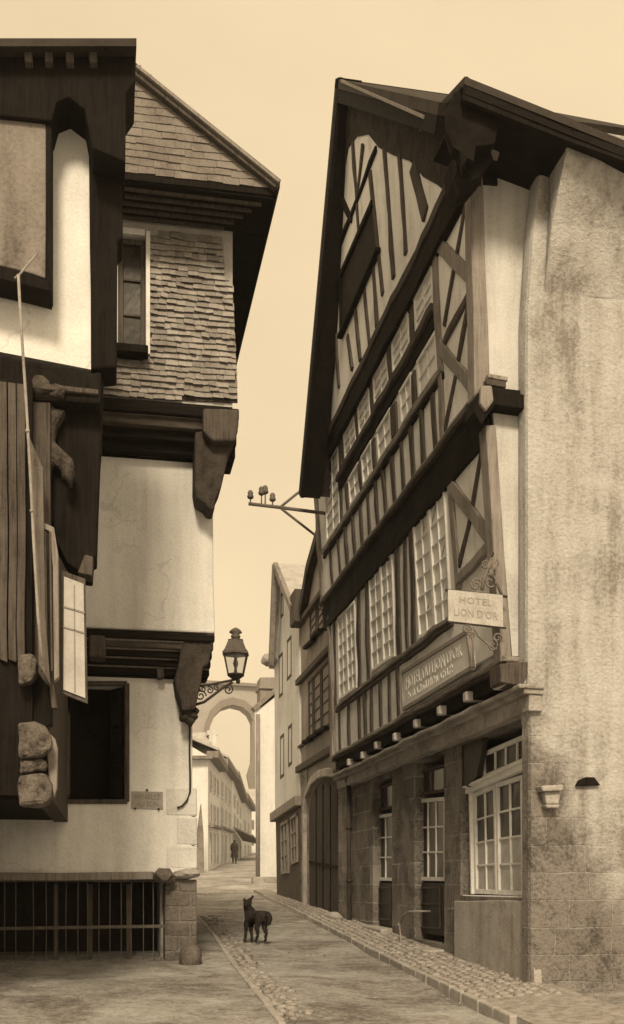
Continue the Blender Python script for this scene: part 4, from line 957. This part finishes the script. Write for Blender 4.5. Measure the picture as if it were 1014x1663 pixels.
# ================================================================== CENTRE HOUSES
def centre():
    # grey house with the arched doorway
    X = 4.02; Ya, Yb = YFAR + .32, PX(487, 1400, X).y
    T = thing('arched_door_house', (5, 20.5, gz(20.5)), 'narrow grey-brown house with an arched dark doorway and closed shutters beside the hotel', 'house')
    Q = lambda x, y, o=0: PX(x, y, X - o)
    m = MB(); m.prism([Q(545, 1500), Q(487, 1470), Q(487, 990), Q(497, 930), Q(512, 872), Q(528, 880), Q(545, 930)], (.4, 0, 0)); m.build('wall', M['house_grey'], T)
    m = MB(); m.box((X + .42, Ya, 0), (8.5, Yb, PX(500, 1000, X).z)); m.build('rear_volume', M['house_grey'], T)
    m = MB()
    for a, b in (((486, 992), (497, 925)), ((497, 925), (514, 866))): m.bar(Q(*a, .15), Q(*b, .15), .22, .8, NX)
    m.build('roof_verge', M['slate_plain'], T)
    def rl(s, x0, x1, h=.12, o=.1, mat='timber_mid'):
        m = MB(); m.bar(Q(x0, sx_(s, x0)), Q(x1, sx_(s, x1)), h, .2, NX, o); m.build('string_course', M[mat], T, bevel=.01)
    rl(1.06, 487, 545); rl(.60, 487, 545, .14); rl(.72, 487, 545, .06, .05); rl(1.36, 490, 528, .1)
    for tl, tr, br, bl, n in (((508, 1098), (520, 1084), (521, 1188), (509, 1197), 1), ((521, 1083), (534, 1068), (535, 1178), (522, 1187), 1), ((500, 1106), (507, 1099), (508, 1198), (501, 1203), 1), ((502, 985), (512, 968), (513, 1036), (503, 1050), 1), ((514, 965), (524, 950), (525, 1020), (515, 1034), 1)):
        window(T, [Q(*bl, .03), Q(*br, .03), Q(*tr, .03), Q(*tl, .03)], 1, 5, NX, .06, .03, .06, fm=M['timber_mid'], pm=M['glass'])
        m = MB(); m.bar(Q(bl[0] - 2, bl[1] + 3, .0), Q(br[0] + 2, br[1] + 3, .0), .06, .1, NX, .12); m.build('window_sill', M['timber_dark'], T)
    # arch: dark door set in stone ring
    arc = [(503, 1480), (502, 1320), (505, 1295), (514, 1275), (526, 1265), (538, 1262), (548, 1265), (549, 1495)]
    m = MB(); m.prism([Q(x, y, .03) for x, y in arc], (.05, 0, 0)); m.build('door', M['door_brown'], T)
    m = MB(); ring = [(x - 3, y) for x, y in arc[:2]] + [(502, 1290), (512, 1268), (525, 1257), (538, 1254), (549, 1256)]
    for a, b in zip(ring, ring[1:]): m.bar(Q(*a), Q(*b), .16, .2, NX, .1)
    m.build('arch_ring', M['rough_stone'], T, bevel=.02)
    m = MB(); m.prism([Q(x, y, .12) for x, y in ((549, 1272), (562, 1268), (563, 1502), (550, 1496))], (.3, 0, 0)); m.prism([Q(x, y, .17) for x, y in ((545, 1270), (565, 1264), (565, 1256), (545, 1262))], (.3, 0, 0)); m.build('door_pillar', M['ashlar'], T, bevel=.012)
    m = MB()
    for x in (514, 525, 537): m.bar(Q(x, 1272 + abs(530 - x) * .5, .035), Q(x, 1482, .035), .02, .02, NX, .012)
    m.bar(Q(503, 1400, .035), Q(548, 1408, .035), .05, .02, NX, .016); m.build('door_boards', M['timber_dark'], T)
    m = MB(); m.prism([Q(x, y, .02) for x, y in ((487, 1250), (499, 1246), (500, 1478), (488, 1472))], (.05, 0, 0)); m.build('stone_jamb', M['ashlar'], T)
    for x0, x1, y, lb in ((531, 552, 1486, 'pale rounded stone lying against the foot of the arched door'),):
        m = MB(); m.lump(Q((x0 + x1) / 2, y + 3, .25), (.12, .55, .09), .2, 2); o = m.build('loose_stone', M['kerb'], smooth=True); tag(o, lb, 'stone'); setloc(o, Q((x0 + x1) / 2, y + 6, .25))
    # pale gabled house
    X2 = 3.98; V = lambda x, y, o=0: PX(x, y, X2 - o)
    T = thing('pale_gabled_house', (5, 26, gz(26)), 'pale rendered house with a steep gable, tall narrow windows and a dark shop front', 'house')
    m = MB(); m.prism([V(447, 1330), V(487, 1302), V(486, 1010), V(470, 985), V(444, 925), V(441, 1080), V(446, 1090)], (.3, 0, 0)); m.build('wall', M['far_plaster_b'], T)
    y2a, y2b = V(486, 1300).y, V(447, 1300).y
    m = MB(); m.prism([V(450, 1455), V(487, 1475), V(487, 1300), V(448, 1328)], (.3, 0, 0)); m.build('shop_front', M['timber_mid'], T)
    m = MB(); m.bar(V(446, 1328), V(488, 1300), .22, .4, NX, .12); m.build('shop_cornice', M['timber_grey'], T, bevel=.02)
    for tl, tr, br, bl in (((455, 1338), (467, 1330), (468, 1418), (456, 1420)), ((471, 1327), (481, 1320), (482, 1400), (472, 1405))):
        window(T, [V(*bl, .04), V(*br, .04), V(*tr, .04), V(*tl, .04)], 2, 3, NX, .07, .04, .06, fm=M['timber_grey'], pm=M['glass'])
    for tl, tr, br, bl in (((453, 1065), (459, 1058), (459, 1128), (453, 1134)), ((466, 1040), (473, 1031), (473, 1098), (466, 1106)), ((455, 1196), (461, 1190), (461, 1260), (455, 1265)), ((468, 1180), (474, 1174), (474, 1240), (468, 1246)), ((456, 965), (460, 960), (460, 1000), (456, 1004))):
        window(T, [V(*bl, .01), V(*br, .01), V(*tr, .01), V(*tl, .01)], 2, 4, NX, .07, .04, .06, fm=M['timber_mid'], pm=M['glass'])
    a, rr_, ll = V(443, 914, .2), V(471, 985, .2), V(437, 1078, .2)
    a2 = a + Vector((5, 0, 0))
    m = MB(); m.prism([a, rr_, rr_ + Vector((5, 0, 0)), a2], (0, 0, -.12)); m.prism([a, ll, ll + Vector((5, 0, 0)), a2], (0, 0, -.12)); m.build('roof', M['roof_pale'], T)
    m = MB(); m.bar(V(444, 917, .24), V(471, 987, .24), .12, .1, NX); m.bar(V(443, 917, .24), V(437, 1080, .24), .22, .1, NX); m.build('bargeboard', M['far_dark'], T)
    m = MB(); c = V(472, 992, .2); m.box((c.x, c.y - .5, c.z - .35), (c.x + 1.2, c.y + .1, c.z + .35)); m.build('gutter_box', M['timber_mid'], T, bevel=.03)
    m = MB(); c = V(437, 1072, .2); m.lump(c, (.2, .2, .16), .3, 2, 2); m.build('kneeler', M['rough_stone'], T)
    m = MB(); m.box((4.3, y2a, .5), (8.5, y2b, V(486, 1010).z)); m.build('rear_volume', M['far_plaster_b'], T)
    # low pale house with downpipe
    YB = 34.5; T = thing('low_pale_house', (PY(432, 1425, YB).x, YB, gz(YB)), 'low pale blank-walled house with a corner drainpipe in front of the viaduct pier', 'house')
    B = lambda x, y, o=0: PY(x, y, YB - o)
    m = MB(); m.prism([B(416, 1430), B(500, 1430), B(500, 1100), B(446, 1122), B(414, 1152)], (1.0, 6, 0)); m.build('wall', M['far_plaster'], T)
    m = MB(); m.bar(B(413, 1151, .1), B(452, 1117, .1), .14, .5, NY); m.build('roof_edge', M['far_dark'], T)
    m = MB(); m.prism([B(423, 1100), B(450, 1100), B(450, 1130), B(423, 1150)], (0, .8, 0)); m.box((B(421, 0).x, YB - .08, B(0, 1104).z), (B(452, 0).x, YB + .9, B(0, 1099).z)); m.build('chimney', M['house_grey'], T)
    m = MB(); m.tube([B(419, 1160, .12), B(419, 1428, .12)], .07, 8); m.build('drainpipe', M['timber_grey'], T, smooth=True)
    m = MB(); p = B(413, 1428); m.box((p.x - .1, YB - .5, p.z - .3), (B(452, 0).x, YB - .01, p.z + .08)); m.build('front_step', M['rough_stone'], T, bevel=.02)
M['door_brown'] = rough_mat('old_brown_door', .06, .4, 4, 40, .5, .01, streak=.5)
centre()

# ================================================================== VIADUCT
def viaduct():
    Y = 200; T = thing('stone_viaduct', (30, Y, gz(Y)), 'tall pale stone viaduct arch spanning the far end of the street', 'viaduct')
    B = lambda x, y: PY(x, y, Y)
    inner = [(338, 1420), (338, 1200), (341, 1180), (349, 1162), (361, 1150), (377, 1145), (393, 1149), (404, 1158), (411, 1172), (411, 1420)]
    # wall around the arch, in a few butted pieces
    m = MB(); zb = 1425
    m.prism([B(*p) for p in [(338, zb), (338, 1200), (341, 1180), (349, 1162), (361, 1150), (377, 1145), (377, 1112), (240, 1104), (240, zb)]], (0, 4, 0))
    m.prism([B(*p) for p in [(377, 1145), (393, 1149), (404, 1158), (411, 1172), (411, zb), (700, zb), (700, 1134), (377, 1112)]], (0, 4, 0)); m.build('arch_wall', M['granite'], T)
    m = MB(); c = [(330, 1200), (333, 1176), (342, 1154), (357, 1139), (377, 1133), (397, 1138), (411, 1150), (421, 1168)]
    d = inner[1:-1]
    m.prism([B(x, y) - Vector((0, .6, 0)) for x, y in c + [(411, 1172), (404, 1158), (393, 1149), (377, 1145), (361, 1150), (349, 1162), (341, 1180), (338, 1200)]], (0, .59, 0)); m.build('arch_ring', M['granite_ring'], T)
    m = MB(); m.prism([B(240, 1100) - Vector((0, 1, 0)), B(700, 1130) - Vector((0, 1, 0)), B(700, 1135) - Vector((0, 1, 0)), B(240, 1105) - Vector((0, 1, 0))], (0, 11, 0)); m.build('parapet', M['granite_ring'], T)
    m = MB(); m.prism([B(x, y) - Vector((0, 1, 0)) for x, y in ((408, 1172), (412, 1172), (414, 1420), (404, 1420), (406, 1290), (400, 1260), (406, 1240))], (0, .9, 0)); m.build('pier_face', M['granite_ring'], T)
viaduct()

# ================================================================== FAR STREET HOUSES (left side)
def far_house(name, label, x0, x1, F0, F1, yt0, yt1, yb0, yb1, mat, front=None, roof=None, wins=(), shop=None, grp='pale houses lining the far bend of the street'):
    a, b = PF(x0, yb0 + 6, F0), PF(x1, yb1 + 6, F1); at, bt = PF(x0, yt0, F0), PF(x1, yt1, F1)
    T = thing(name, (a.x - 1, a.y + 1, gz(a.y)), label, 'house', grp)
    dep = Vector((-5, 1.2, 0))
    m = MB(); m.prism([a, b, bt, at], dep); m.build('wall', mat, T)
    al = (b - a).normalized(); n = Vector((al.y, -al.x, 0)).normalized()
    if n.y > 0: n = n
    # eave
    m = MB(); up = Vector((0, 0, .0)); e0, e1 = at + n * .45, bt + n * .45
    m.prism([e0, e1, e1 + UP * .28, e0 + UP * .28], -n * .5); m.build('eave', M['far_dark'], T)
    if roof:
        r0, r1 = at + dep * .5 + UP * roof, bt + dep * .5 + UP * roof
        m = MB(); m.prism([e0 + UP * .3, e1 + UP * .3, r1, r0], UP * .12); m.prism([r0, r1, bt + dep + UP * .3, at + dep + UP * .3], UP * .12); m.build('roof', M['roof_pale'], T)
        m = MB(); m.prism([at + UP * .05, r0 - UP * .02, at + dep + UP * .05], al * .2); m.build('gable', mat, T)
    H_ = lambda u, v: bil([a, b, bt, at], u, v)
    for u0, u1, v0, v1 in wins:
        window(T, [H_(u0, v0) + n * .06, H_(u1, v0) + n * .06, H_(u1, v1) + n * .06, H_(u0, v1) + n * .06], 2, 3, n, .09, .05, .08, fm=M['far_plaster_b'], pm=M['far_dark'])
    if shop:
        m = MB(); m.prism([H_(0.04, shop) + n * .25, H_(.96, shop) + n * .25, H_(.96, shop + .02) + n * .25, H_(.04, shop + .02) + n * .25], -n * .3); m.build('shop_cornice', M['far_dark'], T)
    return T, H_, n
g3 = lambda vs, us: [(u, u + .11, v0, v1) for v0, v1 in vs for u in us]
def far_all():
    T, H_, n = far_house('street_house', 'pale plaster house with a blank end wall, first along the far left side', 338, 357, 46, 57, 1230, 1254, 1412, 1404, M['far_plaster'], roof=1.6,
        wins=g3(((.05, .36), (.44, .62), (.72, .9)), (.12, .42, .72)), shop=.40)
    m = MB(); a, c = PF(312, 1420, 46), PF(338, 1418, 46); m.prism([PF(300, 1420, 46.05), PF(337.5, 1418, 46.05), PF(337.5, 1232, 46.05), PF(300, 1228, 46.05)], (-.0, .3, 0)); m.build('end_wall', M['far_plaster'], T)
    m = MB(); m.prism([PF(300, 1232, 45.6), PF(345, 1232, 45.6), PF(345, 1227, 45.6), PF(300, 1227, 45.6)], (0, .5, 0)); m.build('end_cornice', M['far_dark'], T)
    m = MB(); m.prism([PF(300, 1227, 46.3), PF(342, 1227, 46.3), PF(344, 1190, 49), PF(300, 1188, 49)], (0, .4, 0)); m.build('end_roof', M['roof_pale'], T)
    m = MB(); m.prism([PF(337, 1193, 48), PF(354, 1193, 48), PF(354, 1186, 48), PF(337, 1186, 48)], (0, 1, 0)); m.prism([PF(340, 1215, 48), PF(352, 1215, 48), PF(352, 1193, 48), PF(340, 1193, 48)], (0, .9, 0)); m.build('chimney', M['far_plaster_b'], T)
    # tall tapering dark entry beside the corner
    m = MB(); m.prism([PF(x, y, 44) for x, y in ((319, 1418), (332, 1414), (331, 1355), (327, 1305), (322, 1345))], (0, .4, 0)); o = m.build('dark_entry', M['far_dark'], bevel=.02); tag(o, 'tall dark narrow entry just past the pale corner of the slate-hung house', 'gate'); setloc(o, PF(326, 1416, 44))
    far_house('street_house', 'taller pale house with closely set windows, second along the far left side', 357, 377, 57.3, 66, 1240, 1268, 1404, 1399, M['far_plaster_b'], roof=1.8,
        wins=g3(((.05, .34), (.42, .6), (.68, .86)), (.1, .4, .7)), shop=.38)
    T, H_, n = far_house('street_house', 'narrow pale house with a dark awning over its shop, third along the far left side', 377, 393, 66.3, 78, 1262, 1304, 1399, 1395, M['far_plaster'], roof=1.6, wins=g3(((.05, .28), (.46, .62), (.7, .86)), (.15, .45, .75)))
    m = MB(); m.prism([H_(.02, .42) + n * .1, H_(.95, .36) + n * .1, H_(.95, .30) + n * 1.3, H_(.02, .33) + n * 1.3], UP * .1); m.build('awning', M['far_dark'], T)
    far_house('street_house', 'distant pale house closing the view under the viaduct arch', 393, 409, 78.5, 100, 1296, 1318, 1395, 1391, M['far_plaster_b'], roof=1.5, wins=g3(((.1, .3), (.5, .7)), (.2, .55)))
    T = thing('end_house', (PF(408, 1395, 106).x, PF(408, 1395, 106).y, gz(104)), 'small far house standing square across the end of the street', 'house')
    Bq = lambda x, y: PF(x, y, 106)
    m = MB(); m.prism([Bq(392, 1398), Bq(428, 1398), Bq(428, 1315), Bq(392, 1315)], (0, 5, 0)); m.build('wall', M['far_plaster'], T)
    m = MB(); m.prism([Bq(391, 1316), Bq(429, 1316), PF(426, 1281, 110), PF(394, 1281, 110)], (0, .3, 0)); m.build('roof', M['roof_pale'], T)
    for x in (399, 408):
        for y in (1332, 1358): window(T, [PF(x, y + 14, 105.9), PF(x + 5, y + 14, 105.9), PF(x + 5, y, 105.9), PF(x, y, 105.9)], 2, 3, NY, .12, .06, .08, fm=M['far_dark'])
far_all()

# ================================================================== DOG
def skin_obj(name, V, Ed, mat, root=0, sub=2, parent=None):
    """V: list of (pos, rx, ry); Ed: edges"""
    me = bpy.data.meshes.new(name); me.from_pydata([v[0] for v in V], Ed, []); me.update()
    o = bpy.data.objects.new(name, me); COL.objects.link(o)
    sk = o.modifiers.new('skin', 'SKIN'); sk.use_smooth_shade = True; sk.branch_smoothing = .6
    for i, v in enumerate(V):
        d = me.skin_vertices[0].data[i]; d.radius = (v[1], v[2] if len(v) > 2 else v[1]); d.use_root = (i == root)
    s = o.modifiers.new('sub', 'SUBSURF'); s.levels = sub; s.render_levels = sub
    me.materials.append(mat)
    if parent: o.parent = parent
    return o
def dog():
    F = 14.75; o0 = PF(416, 1531, F); o0.z = gz(o0.y) + .01
    rt = Vector((ca, -sa, 0)); fw = Vector((sa, ca, 0)); k = F / FPX
    L = lambda px, d, z: tuple(rt * ((px - 416) * k) + fw * d + UP * z)
    V = []; Ed = []
    def add(p, r, par=None, r2=None):
        V.append((p, r, r2 or r)); 
        if par is not None: Ed.append((par, len(V) - 1))
        return len(V) - 1
    hip = add(L(428, .0, .385), .090); mid = add(L(419, .07, .385), .080, hip); mid2 = add(L(411, .13, .375), .092, mid); sh = add(L(404, .18, .40), .095, mid2)
    nk = add(L(401, .20, .48), .066, sh); hd = add(L(400.5, .18, .545), .062, nk); mz = add(L(399.5, .10, .525), .034, hd); ns = add(L(399, .05, .515), .022, mz)
    for ex, tx in ((396.5, 393), (405, 410.5)):
        e = add(L(ex, .19, .585), .028, hd); e2 = add(L((ex + tx) / 2, .19, .62 if ex > 400 else .60), .020, e); add(L(tx, .19, .655 if ex > 400 else .595), .007, e2)
    # front legs
    for px, fx, d in ((399, 397, .15), (406.5, 408, .22)):
        a = add(L(px, d, .29), .046, sh); b = add(L(px, d + .01, .17), .026, a); c = add(L(fx, d, .05), .020, b); add(L(fx - .5, d - .04, .018), .022, c)
    # hind legs: stifle forward, hock back
    for px, hx, fx, d in ((418, 420, 416.5, -.05), (430, 433, 431, .03)):
        a = add(L(px + 2, d, .31), .062, hip); b = add(L(px - 1, d + .03, .22), .040, a); c = add(L(hx, d - .06, .135), .022, b); e = add(L(fx, d - .04, .04), .018, c); add(L(fx - 1, d - .01, .018), .022, e)
    # bushy tail hanging round the rump
    t = add(L(434, -.03, .42), .045, hip); t2 = add(L(438.5, -.05, .37), .050, t); t3 = add(L(438, -.05, .29), .036, t2); add(L(435, -.04, .24), .012, t3)
    o = skin_obj('dog', V, Ed, M['fur'], 0, 3); o.location = o0
    tex = bpy.data.textures.new('fur', 'CLOUDS'); tex.noise_scale = .022
    dm = o.modifiers.new('fur', 'DISPLACE'); dm.texture = tex; dm.strength = .032; dm.mid_level = .5
    tag(o, 'shaggy black dog standing in the street with pricked ears', 'dog')
dog()

# ================================================================== DISTANT PERSON
def person():
    p = PF(381, 1403, 60); p.z = gz(p.y); V = []; Ed = []
    def add(pos, r, par=None):
        V.append((pos, r, r))
        if par is not None: Ed.append((par, len(V) - 1))
        return len(V) - 1
    pel = add((0, 0, .88), .15); ch = add((0, 0, 1.25), .17, pel); nk = add((0, 0, 1.42), .06, ch); hd = add((0, 0, 1.53), .095, nk); add((0, 0, 1.60), .07, hd)
    for s in (-1, 1):
        h = add((s * .09, 0, .80), .10, pel); kn = add((s * .10, -.05 * s, .45), .07, h); f = add((s * .10, .05 * s, .07), .045, kn); add((s * .10, -.1, .03), .045, f)
        sh = add((s * .17, 0, 1.34), .06, ch); el = add((s * .23, .02, 1.07), .05, sh); add((s * .22, -.05, .84), .035, el)
    o = skin_obj('person', V, Ed, M['cloth'], 0, 1); o.location = p; o.scale = (.84, .84, .84)
    tag(o, 'distant person in dark clothes walking up the far end of the street', 'person')
    m = MB(); m.lathe(p + UP * .42, [(.26, 0), (.2, .45), (.21, .8), (.12, .98)], 12); m.build('coat', M['cloth'], o)
person()

def haze():
    m = bpy.data.materials.new('haze_air'); m.use_nodes = True; nt = m.node_tree; nt.nodes.remove(nt.nodes['Principled BSDF'])
    v = nt.nodes.new('ShaderNodeVolumePrincipled'); v.inputs['Color'].default_value = (1, .98, .94, 1); v.inputs['Density'].default_value = HAZE; v.inputs['Anisotropy'].default_value = .3
    nt.links.new(v.outputs[0], nt.nodes['Material Output'].inputs['Volume'])
    mb = MB(); mb.box((-62, -13, -3), (72, 452, 46)); tag(mb.build('haze', m), 'thin pale haze filling the street and fading the viaduct', 'haze', kind='stuff')
HAZE = .0007
haze()
# ================================================================== CAMERA, LIGHT, WORLD
cam = bpy.data.cameras.new('camera'); co = bpy.data.objects.new('camera', cam); COL.objects.link(co)
co.location = (0, 0, E); co.rotation_euler = (R(90), 0, -AL)
cam.sensor_fit = 'VERTICAL'; cam.sensor_height = 36; cam.lens = FPX / 1663 * 36
cam.shift_y = (HY - 831.5) / 1663; cam.clip_end = 2000; cam.clip_start = .05
S.camera = co
SUN_EL, SUN_AZ = 38, 191       # azimuth clockwise from +Y (street direction)
sd = bpy.data.lights.new('sun', 'SUN'); so = bpy.data.objects.new('sun', sd); COL.objects.link(so)
sd.energy = 3.5; sd.angle = R(12); sd.color = (1, .82, .56)
dx, dy, dz = math.sin(R(SUN_AZ)) * math.cos(R(SUN_EL)), math.cos(R(SUN_AZ)) * math.cos(R(SUN_EL)), math.sin(R(SUN_EL))
so.rotation_euler = Vector((dx, dy, dz)).to_track_quat('Z', 'Y').to_euler()
w = bpy.data.worlds.new('World'); S.world = w; w.use_nodes = True; nt = w.node_tree
bg = nt.nodes['Background']; sky = nt.nodes.new('ShaderNodeTexSky'); sky.sky_type = 'NISHITA'; sky.sun_disc = False
sky.sun_elevation = R(SUN_EL); sky.sun_rotation = R(SUN_AZ); sky.air_density = 2.0; sky.dust_density = 6; sky.ozone_density = 0
bw = nt.nodes.new('ShaderNodeRGBToBW'); link(nt, sky.outputs[0], bw.inputs[0])
# an old plate records any sky as one even sepia: flatten the brightness, tint it
fl = mathn(nt, 'POWER', mathn(nt, 'MAXIMUM', bw.outputs[0], .5), .12)
tc = nt.nodes.new('ShaderNodeTexCoord')
cl = noisen(nt, stretch(nt, tc.outputs['Generated'], (1, 1, 2)), 3.0, 5, .5)
fl = mathn(nt, 'MULTIPLY', fl, mathn(nt, 'ADD', mathn(nt, 'MULTIPLY', cl, .36), .80))
tint = nt.nodes.new('ShaderNodeMix'); tint.data_type = 'RGBA'; tint.blend_type = 'MULTIPLY'; tint.inputs[0].default_value = 1
link(nt, fl, tint.inputs[6]); tint.inputs[7].default_value = (8.5, 6.6, 4.1, 1)
link(nt, tint.outputs[2], bg.inputs['Color']); bg.inputs['Strength'].default_value = .1
S.view_settings.view_transform = 'Standard'; S.view_settings.look = 'None'; S.view_settings.exposure = 0; S.view_settings.gamma = 1
S.cycles.use_denoising = True
S.cycles.max_bounces = 6
